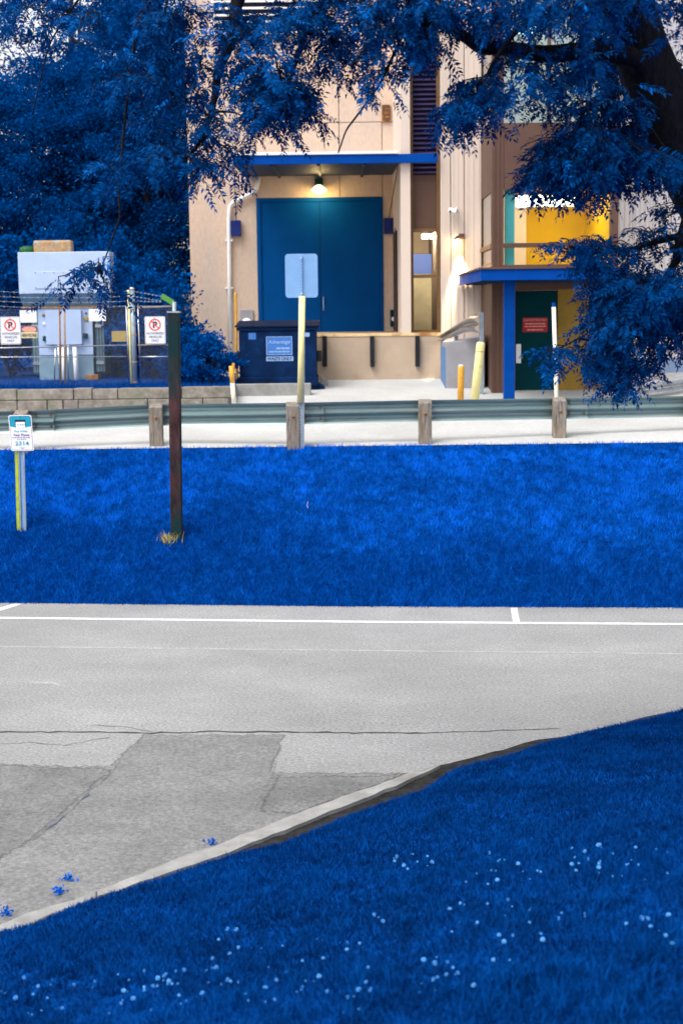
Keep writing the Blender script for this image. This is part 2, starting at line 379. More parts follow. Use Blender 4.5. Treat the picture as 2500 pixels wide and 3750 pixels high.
# bank sheet
xs = np.concatenate([np.linspace(-60, -6, 20), np.arange(-5.8, 6.0, 0.15), np.linspace(6, 60, 20)])
NT = 26; V = []
for X in xs:
    a, b = lerp_poly(TOE, X), lerp_poly(CREST, X)
    for k in range(NT+1):
        Y = a + (b-a)*k/NT; V.append((X, Y, bank_z(X, Y)-0.01))
FA = [(i*(NT+1)+k, (i+1)*(NT+1)+k, (i+1)*(NT+1)+k+1, i*(NT+1)+k+1) for i in range(len(xs)-1) for k in range(NT)]
tag(npmesh('grass_bank', V, FA, MT['turf'], smooth=True), kind='structure')
# service yard (upper lot): rises gently towards the dock
yard_prof = [None, 21.6, 22.6, 25, 27, 29.3, 40, 150]
V = []; FA = []
for X, _ in CREST: 
    yc = lerp_poly(CREST, X)
    for k, y in enumerate(yard_prof):
        yy = yc if y is None else max(y, yc+0.02*k)
        V.append((X, yy, zlot(yy) + 0.004))
n = len(yard_prof)
FA = [(i*n+k, (i+1)*n+k, (i+1)*n+k+1, i*n+k+1) for i in range(len(CREST)-1) for k in range(n-1)]
tag(npmesh('service_yard', V, FA, MT['lot']), kind='structure')

# road surface repairs, markings, cracks
def roadpoly(name, pix, mat_, lift):
    return sheet(name, [PZ(x, y, ZR+lift*0.3) for x, y in reversed(pix)], mat_, 'structure', road)
def patch(pix, mat_, lift, inset=0.09):
    P2 = [PZ(x, y, ZR+lift*0.3) for x, y in reversed(pix)]; n = len(P2); inn = []
    for i, p in enumerate(P2):
        d = (P2[(i+7) % n]-P2[i-7]); nn = Vector((-d.y, d.x, 0)).normalized(); inn.append(p+nn*inset+Vector((0, 0, 0.0006+random.uniform(-0.0001, 0.0001))))
    o = MB().add(P2+inn, [(i, (i+1) % n, n+(i+1) % n, n+i) for i in range(n)] + [tuple(range(n, 2*n))]).build('asphalt_patch', mat_, road)
    a = o.data.attributes.new('tint', 'FLOAT', 'POINT'); a.data.foreach_set('value', [0.0]*n+[1.0]*n)
    o['kind'] = 'structure'; return o
def soften(m):                                  # worn, feathered rim: the patch thins out where its edge attribute falls
    n = m.node_tree; p = n.nodes['Principled BSDF']; out = n.nodes['Material Output']
    at_ = n.nodes.new('ShaderNodeAttribute'); at_.attribute_name = 'tint'
    nz = n.nodes.new('ShaderNodeTexNoise'); nz.inputs['Scale'].default_value = 22; nz.inputs['Detail'].default_value = 5
    tc = n.nodes.new('ShaderNodeTexCoord'); n.links.new(tc.outputs['Object'], nz.inputs['Vector'])
    ad = n.nodes.new('ShaderNodeMath'); ad.operation = 'MULTIPLY_ADD'; ad.inputs[1].default_value = 1.3; ad.inputs[2].default_value = -0.9
    n.links.new(nz.outputs['Fac'], ad.inputs[0])
    a2 = n.nodes.new('ShaderNodeMath'); a2.operation = 'MULTIPLY_ADD'; a2.inputs[1].default_value = 1.5; a2.use_clamp = True
    n.links.new(at_.outputs['Fac'], a2.inputs[0]); n.links.new(ad.outputs[0], a2.inputs[2])
    tr_ = n.nodes.new('ShaderNodeBsdfTransparent'); mx = n.nodes.new('ShaderNodeMixShader')
    n.links.new(a2.outputs[0], mx.inputs[0]); n.links.new(tr_.outputs[0], mx.inputs[1]); n.links.new(p.outputs[0], mx.inputs[2]); n.links.new(mx.outputs[0], out.inputs['Surface'])
soften(MT['asphalt_mid']); soften(MT['asphalt_dark'])
def jag(pix, amp, step=16):
    out = []
    for (a, b) in zip(pix, pix[1:] + pix[:1]):
        L = math.dist(a, b); k = max(1, int(L/step))
        for i in range(k):
            t = i/k; out.append((a[0]+(b[0]-a[0])*t + random.uniform(-amp, amp)*2, a[1]+(b[1]-a[1])*t + random.uniform(-amp, amp)))
    return out
patch(jag([(520, 2690), (1050, 2688), (1008, 2826), (1500, 2830), (1330, 2905), (1085, 3000), (1000, 3060), (0, 3440), (-900, 3800), (-900, 2780), (0, 2795), (390, 2806)], 4), MT['asphalt_mid'], 0.003, 0.05)
patch(jag([(-880, 2786), (0, 2800), (390, 2812), (424, 2818), (116, 3084), (-880, 3680)], 4), MT['asphalt_dark'], 0.007, 0.06)
patch(jag([(1000, 2840), (1490, 2836), (1330, 2900), (1085, 2982), (936, 2972)], 4), MT['asphalt_dark'], 0.007, 0.06)
def strip(name, pix, wpx, mat_, lift, amp=0.0):
    top, bot = [], []
    dense = []
    for a, b in zip(pix, pix[1:]):
        k = max(1, int(math.dist(a, b)/30))
        dense += [(a[0]+(b[0]-a[0])*i/k, a[1]+(b[1]-a[1])*i/k) for i in range(k)]
    dense.append(pix[-1])
    mb = MB(); pr = None
    for i, (x, y) in enumerate(dense):
        y += random.uniform(-amp, amp); wv = wpx*(1 if amp == 0 else random.uniform(0.4, 1.3))
        a, b = PZ(x, y-wv/2, ZR+lift*0.3), PZ(x, y+wv/2, ZR+lift*0.3)
        top.append(a); bot.append(b)
    n = len(top)
    mb.add(bot+top, [(i, i+1, n+i+1, n+i) for i in range(n-1)])
    o = mb.build(name, mat_, road); o['kind'] = 'structure'; return o
strip('road_marking', [(-3000, 2229), (0, 2262), (1250, 2276), (2500, 2285), (5000, 2303)], 6.5, MT['paint'], 0.008)
strip('road_marking', [(-2000, 2345), (0, 2367), (1250, 2381), (2500, 2394), (4000, 2410)], 4.5, MT['asphalt_pale'], 0.008)
roadpoly('road_marking', [(1868, 2226), (1892, 2226), (1903, 2281), (1878, 2281)], MT['paint'], 0.0085)
roadpoly('road_marking', [(52, 2211), (84, 2211), (-70, 2259), (-120, 2259)], MT['paint'], 0.0085)
strip('road_crack', [(-300, 2678), (0, 2680), (300, 2680), (560, 2683), (800, 2678), (1100, 2680), (1330, 2684), (1590, 2682)], 4, MT['crack'], 0.013, 2.2)
strip('road_crack', [(1590, 2682), (1790, 2676), (2050, 2668)], 2, MT['crack'], 0.013, 2.0)
strip('road_crack', [(240, 2730), (330, 2712), (400, 2700)], 1.3, MT['crack2'], 0.013, 3.5)
strip('road_crack', [(330, 2652), (480, 2662), (560, 2680)], 1.2, MT['crack2'], 0.013, 3.0)
strip('road_crack', [(0, 2722), (110, 2720), (240, 2730)], 1.2, MT['crack2'], 0.013, 3.5)
strip('road_seam', [(428, 2814), (340, 2890), (240, 2978), (118, 3082)], 10, MT['crack2'], 0.012, 6)
strip('moss_in_seam', [(330, 2905), (300, 2930)], 8, MT['moss'], 0.014, 5)
strip('moss_in_seam', [(235, 2992), (180, 3032)], 8, MT['moss'], 0.014, 6)
strip('road_crack', [(1012, 2790), (1000, 2830), (955, 2915), (930, 2975)], 6, MT['crack2'], 0.012, 6)
strip('road_marking', [(105, 2495), (190, 2500), (240, 2513)], 9, MT['asphalt_pale'], 0.006, 3)
# loose dark pebbles and stains on the road
for i in range(46):
    x, y = random.uniform(20, 2480), random.uniform(2240, 2660)
    p = PZ(x, y, ZR); r = random.uniform(0.006, 0.018)
    mb = MB(); mb.lathe((0, 0, 0), [(r*0.5, 0), (r, r*0.25), (r*0.8, r*0.6), (r*0.3, r*0.8)], 6)
    tag(mb.build('pebble', MT['soil'], loc=p), 'small dark pebble lying loose on the grey road', 'pebble', 'loose pebbles on the road')

# ------------------------------------------------------------------ near lawn, kerb, soil
ZK = -1.50
LAWNPX = [(0, 3420), (104, 3392), (279, 3318), (518, 3238), (797, 3150), (860, 3134), (1000, 3104), (1150, 3046), (1250, 3001), (1433, 2941), (1529, 2908), (1633, 2836), (1824, 2784), (1951, 2736), (2023, 2718), (2127, 2692), (2270, 2662), (2366, 2642), (2500, 2606)]
EDGE = [PZ(x, y+(-4 if 800 < x < 1650 else 0), ZK) for x, y in LAWNPX]
d0 = (EDGE[4]-EDGE[0]).normalized(); d1 = (EDGE[-1]-EDGE[-6]).normalized()
EDGE = [EDGE[0]-d0*22, EDGE[0]-d0*6, EDGE[0]-d0*1.5] + EDGE + [EDGE[-1]+d1*1.5, EDGE[-1]+d1*5, EDGE[-1]+d1*30]
NRM = Vector((0.684, -0.729, 0)).normalized()
EA = np.array([(p.x, p.y) for p in EDGE])
NV = np.array((NRM.x, NRM.y)); TV = np.array((NRM.y, -NRM.x)) * -1
EU, ED = EA @ np.array((0.729, 0.684)), EA @ NV
def lawn_d(X, Y):
    u = X*0.729 + Y*0.684; return (X*NV[0] + Y*NV[1]) - np.interp(u, EU, ED)
def lawn_zd(d, X, Y):
    base = ZK + 0.01 + 0.235*np.maximum(d, 0) + 0.05*(1-np.exp(-np.maximum(d, 0)*6))
    return base + np.minimum(1, np.maximum(d, 0)*2) * (0.02*np.sin(1.3*X+0.7*Y) + 0.014*np.sin(3.1*X-2.3*Y+2) + 0.01*np.sin(6*X+5*Y))
def lawn_z(X, Y):
    d = lawn_d(X, Y)
    return float(lawn_zd(d, X, Y)) if d >= -0.02 else -9
def lawn(px, py):
    p = hit(px, py, lawn_z, 2.5, 15, 1500); p.z = lawn_z(p.x, p.y); return p
us = np.concatenate([np.linspace(EU[0], EU[3]-0.2, 20), np.arange(EU[3]-0.1, EU[-4]+0.1, 0.08), np.linspace(EU[-4]+0.2, EU[-1], 20)])
ds = np.concatenate([[0, 0.03, 0.08, 0.16, 0.3], np.arange(0.5, 12, 0.25), [14, 20, 30]])
ee = np.interp(us, EU, ED)
UU, DD = np.meshgrid(us, ds, indexing='ij'); TT = DD + ee[:, None]
X = UU*0.729 + TT*0.684; Y = UU*0.684 - TT*0.729
Z = lawn_zd(np.minimum(DD, 14), X, Y) - 0.012
# a skirt closes the edge down to the road
V = np.stack([X, Y, Z], -1); V[:, 0, 2] = ZR - 0.02
nd = len(ds)
FA = [(i*nd+k, i*nd+k+1, (i+1)*nd+k+1, (i+1)*nd+k) for i in range(len(us)-1) for k in range(nd-1)]
tag(npmesh('lawn', V.reshape(-1, 3), FA, MT['turf'], smooth=True), kind='structure')
# dark soil between kerb and grass
KT = [(0, 3384), (40, 3362), (183, 3317), (351, 3265), (558, 3181), (757, 3105), (996, 3016), (1250, 2917), (1370, 2877), (1497, 2832), (1609, 2800), (1824, 2746), (1943, 2708), (2103, 2684), (2246, 2652), (2366, 2620), (2500, 2596)]
def onseg(pts, x): return np.interp(x, [p[0] for p in pts], [p[1] for p in pts])
soilx = list(range(0, 2501, 40))
a = [PZ(x, onseg(KT, x)+4+random.uniform(-3, 3), ZR+0.006) for x in soilx]; b = [PZ(x, onseg(LAWNPX, x)+14, ZR+0.012) for x in soilx]
n = len(soilx)
tag(MB().add(b+a, [(i, i+1, n+i+1, n+i) for i in range(n-1)]).build('soil_verge', MT['soil']), kind='structure')
# low concrete kerb, in cast lengths with joints
KB = [(0, 3420), (104, 3388), (279, 3315), (518, 3235), (797, 3144), (996, 3060), (1250, 2962), (1430, 2890), (1560, 2836), (1609, 2806)]
kst = thing('kerb', PZ(800, 3120, ZR), 'low pale concrete kerb between road and near lawn', 'kerb')
kst['kind'] = 'structure'
cuts = [-500, 355, 1612]
for ci, (x0, x1) in enumerate(zip(cuts, cuts[1:])):
    k = max(4, int((x1-x0)/40)); top_o, top_i = [], []
    hgt = 0.035 if x0 >= 350 else 0.022
    for i in range(k+1):
        x = x0 + 1.2 + (x1-x0-2.4)*i/k
        yo = onseg(KT, x) if x >= 0 else 3384 - x*0.5
        yi = onseg(KB, x) if x >= 0 else 3420 - x*0.5
        if x > 1500: yi = min(yi, yo + 30*(1612-x)/112 + 6)
        z = ZR + hgt + random.uniform(-0.004, 0.004)
        top_o.append(PZ(x, yo+random.uniform(-4, 4), z)); top_i.append(PZ(x, yi-6+random.uniform(-4, 4), z))
    mb = MB(); n = k+1
    lo = [Vector((p.x, p.y, ZR-0.03)) for p in top_o]; li = [Vector((p.x, p.y, ZR-0.03)) for p in top_i]
    mb.add(lo + top_o + top_i + li, [(j*n+i, j*n+i+1, (j+1)*n+i+1, (j+1)*n+i) for j in range(3) for i in range(n-1)] + [(0, n, 2*n, 3*n), (n-1, 4*n-1, 3*n-1, 2*n-1)])
    mb.build('kerb_stone', MT['kerb'], kst, bevel=0.012)

# ------------------------------------------------------------------ grass blades
def blades(name, P, h, wd, mat_, bend=0.5, tint=None, two=True):
    N = len(P); ang = rng.uniform(0, 2*np.pi, N); la = rng.uniform(0, 2*np.pi, N)
    h = h * rng.uniform(0.55, 1.3, N); wd = wd*rng.uniform(0.7, 1.3, N)
    ln = h*rng.uniform(0.1, bend, N)
    side = np.stack([np.cos(ang), np.sin(ang), np.zeros(N)], -1) * wd[:, None]/2
    lean = np.stack([np.cos(la)*ln, np.sin(la)*ln, h], -1)
    mid = lean*0.55; mid[:, :2] *= 0.6
    if tint is None: tint = rng.uniform(0, 1, N)
    if two:
        V = np.stack([P-side, P+side, P+mid+side*0.75, P+mid-side*0.75, P+lean], 1)
        b = np.arange(N)[:, None]*5
        FA = np.concatenate([b+np.array([[0, 1, 2]]), b+np.array([[0, 2, 3]]), b+np.array([[3, 2, 4]])])
        T = np.repeat(tint, 5)
    else:
        V = np.stack([P-side, P+side, P+lean], 1); b = np.arange(N)[:, None]*3
        FA = b+np.array([[0, 1, 2]]); T = np.repeat(tint, 3)
    return npmesh(name, V.reshape(-1, 3), FA, mat_, None, T)
def vnoise(x, y, s, seed=0):
    g = np.random.default_rng(seed).uniform(0, 1, (64, 64))
    x = x/s; y = y/s; xi = np.floor(x).astype(int); yi = np.floor(y).astype(int)
    fx, fy = x-xi, y-yi; fx = fx*fx*(3-2*fx); fy = fy*fy*(3-2*fy)
    G = lambda i, j: g[(xi+i) % 64, (yi+j) % 64]
    return (G(0,0)*(1-fx)+G(1,0)*fx)*(1-fy) + (G(0,1)*(1-fx)+G(1,1)*fx)*fy
# bank
N = 330000
X = rng.uniform(-7.2, 7.2, N); T = rng.uniform(0, 1, N); T = np.where(rng.uniform(0, 1, N) < 0.012, rng.uniform(-0.016, 0.01, N), T)
ta = np.interp(X, [p[0] for p in TOE], [p[1] for p in TOE]); cb = np.interp(X, [p[0] for p in CREST], [p[1] for p in CREST])
Y = ta + (cb-ta)*T
e = np.minimum(T, 1-T)
hz = 0.02*np.sin(1.7*X+0.6*Y) + 0.018*np.sin(2.9*X-1.3*Y+1) + 0.012*np.sin(5.1*X+3.7*Y)
Z = ZR + (0.085*np.clip(cb-21.6, 0, None)-ZR)*bprof(T) + hz*np.clip(e*6, 0, 1) - 0.012
cl = 0.3*vnoise(X, Y, 0.23, 1) + 0.5*vnoise(X, Y, 0.075, 2) + 0.2*vnoise(X, Y, 0.9, 3)
foot_band = np.clip((0.40 + 0.25*(vnoise(X, Y, 1.3, 11)-0.5) + 0.12*(vnoise(X, Y, 0.2, 12)-0.5) - T)*7, 0, 1)   # darker tint and slightly taller blades towards the foot
tuft = np.clip(vnoise(X, Y, 0.10, 8)*vnoise(X, Y, 0.5, 9)*3.4-1.3, 0, 1)*(1-0.7*foot_band)
tt = np.clip((cl-0.5)*1.5 + 0.36 + rng.normal(0, 0.22, N) + 0.6*tuft - 0.42*foot_band, 0, 1)
keep = rng.uniform(0, 1, N) < 0.45 + 0.8*cl
hh = (0.045 + 0.06*np.clip(cl-0.3, 0, 1))*(1+0.25*foot_band)
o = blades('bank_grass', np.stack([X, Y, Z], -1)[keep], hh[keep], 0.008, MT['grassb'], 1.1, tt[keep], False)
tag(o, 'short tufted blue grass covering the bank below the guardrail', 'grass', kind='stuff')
# lawn
N = 520000
Xc = rng.uniform(-4.5, 7.0, N); rr = rng.uniform(0, 1, N); Yc = 3.6 + 9.8*rr**1.35
d = lawn_d(Xc, Yc); ok = (d > 0.0) & (np.abs(Xc) < Yc*0.42+2.0) & (rng.uniform(0, 1, N) < np.minimum(0.25+d*8, np.where(np.abs(Xc) < Yc*0.27+0.4, 1, 0.5)))
Xc, Yc, d = Xc[ok], Yc[ok], d[ok]
Zc = lawn_zd(d, Xc, Yc) - 0.012
cl = 0.45*vnoise(Xc, Yc, 0.22, 4) + 0.3*vnoise(Xc, Yc, 0.08, 5) + 0.25*vnoise(Xc, Yc, 0.7, 6)
tt = np.clip((cl-0.3)*1.3 + rng.normal(0, 0.14, len(Xc)), 0, 1)
tt = np.where(d < 0.2, np.clip(tt+0.25, 0, 1), tt)
o = blades('lawn_grass', np.stack([Xc, Yc, Zc], -1), (0.030 + 0.025*np.clip(cl-0.35, 0, 1))*np.where(d < 0.12, 0.6, 1.0), 0.0055, MT['grassl'], 1.3, tt, True)
tag(o, 'dense dark blue lawn grass in the foreground', 'grass', kind='stuff')
tp_, tq_ = [], []
for x0, y0, x1, y1, n in ((1780, 3560, 2380, 3740, 46), (2330, 3400, 2480, 3520, 14), (1250, 3560, 1800, 3740, 16), (0, 3500, 1200, 3740, 14), (1300, 3050, 2450, 3400, 26), (700, 3180, 1500, 3500, 12)):
    for _ in range(n):
        p = lawn(random.uniform(x0, x1), random.uniform(y0, y1)); k = random.randint(14, 40); r_ = random.uniform(0.012, 0.04); b_ = random.uniform(0.35, 0.95)
        for _ in range(k):
            tp_.append((p.x+random.gauss(0, r_), p.y+random.gauss(0, r_), p.z-0.01)); tq_.append(min(1, max(0, random.gauss(b_, 0.12))))
o = blades('lawn_tufts', np.array(tp_), np.full(len(tp_), 0.075), 0.0055, MT['grassl'], 1.0, np.array(tq_), True)
tag(o, 'taller pale blue grass tufts scattered through the foreground lawn', 'grass', kind='stuff')

# ------------------------------------------------------------------ text
def text_mesh(s, size_w, align='CENTER', sz=1.0, shear=0.0, bold=0.0):
    cu = bpy.data.curves.new('t', 'FONT'); cu.body = s; cu.align_x = 'CENTER'; cu.align_y = 'CENTER'; cu.size = 1.0
    cu.extrude = 0.0; cu.shear = shear; cu.offset = bold
    ob = bpy.data.objects.new('t', cu); COL.objects.link(ob)
    dg = bpy.context.evaluated_depsgraph_get(); me = bpy.data.meshes.new_from_object(ob.evaluated_get(dg))
    bpy.data.objects.remove(ob)
    co = np.array([v.co[:] for v in me.vertices]); wv = np.ptp(co[:, 0])
    return me, co, wv
def lettering(s, parent, xc, zc, Y, width, height, mat_, shear=0.0, bold=0.02, lean=0.0):
    me, co, wv = text_mesh(s, width, shear=shear, bold=bold)
    mid = (co.max(0)+co.min(0))/2; ext_ = np.ptp(co, axis=0)
    L = WL[parent.name]
    sx, sz = width/ext_[0], height/ext_[1]
    for v, c in zip(me.vertices, co):
        a = (c-mid); v.co = (xc - L.x + a[0]*sx - a[1]*sz*lean, Y - L.y, zc - L.z + a[1]*sz)
    me.materials.clear(); me.materials.append(mat_)
    me.name = 'lettering'
    o = bpy.data.objects.new('lettering', me); COL.objects.link(o); o.parent = parent; WL[o.name] = L
    return o
def rrect(x0, x1, z0, z1, r, n=5):
    pts = []
    for cx, cz, a0 in ((x1-r, z1-r, 0), (x0+r, z1-r, 90), (x0+r, z0+r, 180), (x1-r, z0+r, 270)):
        for k in range(n+1):
            t = R(a0+90*k/n); pts.append((cx+r*math.cos(t), cz+r*math.sin(t)))
    return pts

# ------------------------------------------------------------------ guardrail along the crest
GP = [(85, 1652), (575, 1637), (1075, 1637), (1555, 1627), (2045, 1613), (2535, 1598)]
gr0 = PZ(1075, 1640, 0)
gl = thing('guardrail', (gr0.x, gr0.y, 0), 'long galvanised steel guardrail on weathered wooden posts along the bank crest', 'guardrail')
bp = []
tops = [1502, 1478, 1472, 1462, 1455, 1447]
post_xy = []
for (x, y), t in zip(GP, tops):
    p = bank(x, y); 
    Yp = p.y; top = PY(x, t, Yp).z; post_xy.append((p.x, Yp, p.z, top))
sp = post_xy[1][0]-post_xy[0][0]
post_xy = [(post_xy[0][0]-sp*k, post_xy[0][1]-0.06*k, post_xy[0][2], post_xy[0][3]-0.02*k) for k in (3, 2, 1)] + post_xy + [(post_xy[-1][0]+sp*k, post_xy[-1][1]+0.05*k, post_xy[-1][2], post_xy[-1][3]+0.02*k) for k in (1, 2, 3)]
for i, (px_, py_, pz_, tp_) in enumerate(post_xy):
    mb = MB(); lx = random.uniform(-0.006, 0.006)
    x0, x1 = px_-0.095, px_+0.095
    vs_ = [(x0, py_-0.10, pz_-0.35), (x1, py_-0.10, pz_-0.35), (x1, py_+0.08, pz_-0.35), (x0, py_+0.08, pz_-0.35),
           (x0+lx, py_-0.09, tp_-0.05), (x1+lx, py_-0.09, tp_-0.05), (x1+lx, py_+0.08, tp_), (x0+lx, py_+0.08, tp_)]
    mb.add(vs_, [(0,3,2,1),(4,5,6,7),(0,1,5,4),(1,2,6,5),(2,3,7,6),(3,0,4,7)])
    po = mb.build('post', MT['wood'], gl, bevel=0.008)
    MB().lathe((px_+0.005, py_-0.098, tp_-0.20), [(0.022, 0), (0.022, 0.012), (0.012, 0.02)], 8, axis='y').build('bolt', MT['rust'], po)
# W beam (closed thin profile), behind the posts
W = [(0.0, 0.31), (0.010, 0.29), (0.055, 0.265), (0.080, 0.245), (0.080, 0.215), (0.055, 0.195), (0.004, 0.165), (0.004, 0.145), (0.055, 0.115), (0.080, 0.095), (0.080, 0.065), (0.055, 0.045), (0.010, 0.02), (0.0, 0.0)]
# the valley faces the yard; from behind the beam shows its hollow ridges
prof = [(a, b-0.155) for a, b in W] + [(a-0.006, b-0.155) for a, b in reversed(W)]
path = [(x, y+0.09, (z+t)/2*0 + t-0.172) for x, y, z, t in post_xy]
beam = MB().sweep(prof, path).build('beam', MT['beam'], gl)
for (x, y, z) in path[1::2]:
    sp_ = MB().sweep([(a-0.008, b) for a, b in prof], [(x+0.12, y, z), (x+0.44, y, z+0.002)]).build('splice_plate', MT['beam'], gl)
    for dx in (0.17, 0.39):
        for dz in (-0.075, 0.085): MB().lathe((x+dx, y+0.052, z+dz), [(0.016, 0), (0.014, 0.02), (0.007, 0.028)], 8, axis='y').build('bolt', MT['rust'], sp_)
# ------------------------------------------------------------------ planes of the buildings
YF, YD, YE, YC = 29.0, 33.0, 26.9, 24.5        # front plane, dock door wall, entrance bay, entrance canopy front
ZG = zlot(29.0)
ZDK = PY(1400, 1222, YF).z                      # dock floor level
XL = PY(690, 700, YD).x                         # left corner of the dock building
XS = PY(1468, 900, YF).x                        # side wall right of the dock
ZT = 11.5
db = thing('dock_building', (PY(1170, 1390, YF).x, YD, ZG), 'tan concrete loading dock building with big blue double door and long blue canopy', 'building')
# wall panels with recessed joints (each panel a piece)
zj = [ZG-0.3, ZDK, PY(1250, 645, YD).z - 0.0, PY(1100, 450, YD).z, PY(1100, 120, YD).z - 0.25, ZT]
dx0, dx1, dz0, dz1 = rect(YD, 944, 724, 1402, 1222)
xj = [XL, PY(850, 500, YD).x - 2, PY(1240, 400, YD).x, XS]
wl = MB(); 
core = box('wall_core', MT['joint'], db, XL+0.02, XS+3, YD+0.14, YD+6, ZG-0.3, ZT-0.05)
def panel(x0, x1, z0, z1, m='wall', y=YD, th=0.135, par=db, g=0.007):
    return box('panel', MT[m], par, x0+g, x1-g, y, y+th, z0+g, z1-g, 0.004)
xm = PY(1240, 400, YD).x
panel(XL, dx0, zj[0], zj[3]); panel(dx1, XS+0.3, zj[0], zj[3])
panel(dx0, xm, dz1, zj[3]); panel(xm, dx1, dz1, zj[3])
panel(XL, xm, zj[3], zj[4]); panel(xm, XS+0.3, zj[3], zj[4]); panel(XL, xm, zj[4], ZT); panel(xm, XS+0.3, zj[4], ZT)
box('coping', MT['white'], db, XL-0.05, XS+3, YD-0.05, YD+6, ZT, ZT+0.12)
# upper louvre with separate white slats
lx0, lx1, lz0, lz1 = rect(YD, 782, -260, 1192, 118)
lv = box('louvre', MT['void'], db, lx0, lx1, YD-0.03, YD-0.004, lz0, lz1)
nsl = int((lz1-lz0)/0.135)
for i in range(nsl):
    z = lz0 + (i+0.5)*(lz1-lz0)/nsl
    MB().obox(((lx0+lx1)/2, YD-0.055, z), ((lx1-lx0)/2, 0, 0), (0, 0.035, 0.026), (0, -0.006, 0.008)).build('slat', MT['whiteslat'], lv)
for a, b, c, d_ in ((lx0-0.06, lx0, lz0-0.06, lz1+0.06), (lx1, lx1+0.06, lz0-0.06, lz1+0.06), (lx0, lx1, lz0-0.06, lz0), (lx0, lx1, lz1, lz1+0.06)):
    box('frame', MT['whiteslat'], lv, a, b, YD-0.10, YD-0.004, c, d_)
# small brown vent
vx0, vx1, vz0, vz1 = rect(YD, 1397, 385, 1429, 448)
vt = box('vent', MT['rust'], db, vx0, vx1, YD-0.05, YD-0.003, vz0, vz1, 0.01)
for i in range(4): box('slat', MT['brown'], vt, vx0+0.02, vx1-0.02, YD-0.062, YD-0.05, vz0+0.04+i*0.09, vz0+0.09+i*0.09)
# double door
dr = box('door', MT['void'], db, dx0, dx1, YD+0.02, YD+0.12, dz0, dz1)
xmid = PY(1173, 950, YD).x
for a, b in ((dx0+0.08, xmid-0.006), (xmid+0.006, dx1-0.08)):
    lf = box('leaf', MT['bluedoor'], dr, a, b, YD+0.0, YD+0.019, dz0+0.02, dz1-0.08, 0.004)
for a, b, c, d_ in ((dx0, dx0+0.08, dz0, dz1), (dx1-0.08, dx1, dz0, dz1), (dx0+0.08, dx1-0.08, dz1-0.08, dz1)):
    box('frame', MT['bluedoor'], dr, a, b, YD-0.03, YD+0.03, c, d_, 0.004)
for xx in (dx0+0.07, dx1-0.07):
    for k in range(4):
        zz = dz0 + 0.3 + (dz1-dz0-0.6)*k/3
        MB().tube([(xx, YD-0.035, zz-0.07), (xx, YD-0.035, zz+0.07)], 0.014, 6).build('hinge', MT['bluedoor'], dr)
hx = PY(1184, 1110, YD).x; h0, h1 = PY(1184, 1138, YD).z, PY(1184, 1086, YD).z
MB().tube([(hx, YD, h0), (hx, YD-0.06, h0+0.01), (hx, YD-0.06, h1-0.01), (hx, YD, h1)], 0.012, 6).build('handle', MT['galv'], dr)
# dock platform: face slab, steel edge angle, rubber bumpers
px0 = PY(1120, 1300, YF).x; px1 = PY(1612, 1222, YF).x
dk = box('dock_platform', MT['dockface'], db, px0, px1, YF, YD+0.1, ZG-0.2, ZDK, 0.0)
MB().box(px0, px1, YF-0.012, YF+0.10, ZDK, ZDK+0.012).box(px0, px1, YF-0.012, YF-0.002, ZDK-0.045, ZDK).build('edge_angle', MT['edge'], dk)
for bx in (1189, 1362, 1527):
    a, b, c, d_ = rect(YF, bx-8, 1230, bx+8, 1342)
    box('bumper', MT['rubber'], dk, a, b, YF-0.10, YF-0.003, c, d_, 0.01)
# canopy over the dock
c0 = PY(852, 600, YF-0.1); cx0 = c0.x; cx1 = PY(1602, 590, YF-0.1).x
cz0, cz1 = PY(1200, 600, YF-0.1).z, PY(1200, 567, YF-0.1).z
czb = PY(1200, 643, YD).z                       # the roof rises towards the wall
def slope(x0, x1, y0, za, y1, zb, th):
    return MB().add([(x0, y0, za), (x1, y0, za), (x1, y1, zb), (x0, y1, zb), (x0, y0, za+th), (x1, y0, za+th), (x1, y1, zb+th), (x0, y1, zb+th)], [(0,3,2,1),(4,5,6,7),(0,1,5,4),(1,2,6,5),(2,3,7,6),(3,0,4,7)])
cn = slope(cx0+0.03, XS-0.02, YF-0.06, cz0+0.02, YD-0.002, czb, 0.06).build('canopy', MT['soffit'], db)
slope(cx0+0.03, XS-0.02, YF-0.06, cz0+0.085, YD-0.002, czb+0.065, 0.05).build('roof', MT['galv'], cn)
box('fascia', MT['bluetrim'], cn, cx0, cx1, YF-0.12, YF-0.062, cz0, cz1, 0.006)
slope(cx0, cx0+0.028, YF-0.06, cz0, YD-0.002, czb-0.02, cz1-cz0).build('side_fascia', MT['bluetrim'], cn)
box('roof_edge', MT['white'], cn, cx0-0.03, PY(1456, 560, YF).x, YF-0.15, YF+0.05, cz1+0.002, cz1+0.055, 0.006)
for k in range(3):
    x = cx0 + (XS-cx0)*(k+0.8)/3.6
    slope(x, x+0.05, YF, cz0-0.02, YD-0.01, czb-0.045, 0.038).build('purlin', MT['soffit'], cn)
for (bx, by, fx) in ((865, 836, 857), (1422, 828, 1458)):
    bxx = PY(bx, by, YD).x; bzz = PY(bx, by, YD).z
    an = box('anchor_box', MT['purplebox'], cn, bxx-0.105, bxx+0.105, YD-0.14, YD-0.002, bzz-0.165, bzz+0.165, 0.012)
    MB().tube([(bxx+0.01, YD-0.07, bzz+0.165), (PY(fx, 606, YF).x, YF+0.1, cz0+0.01)], 0.011, 6).build('rod', MT['brown'], an)
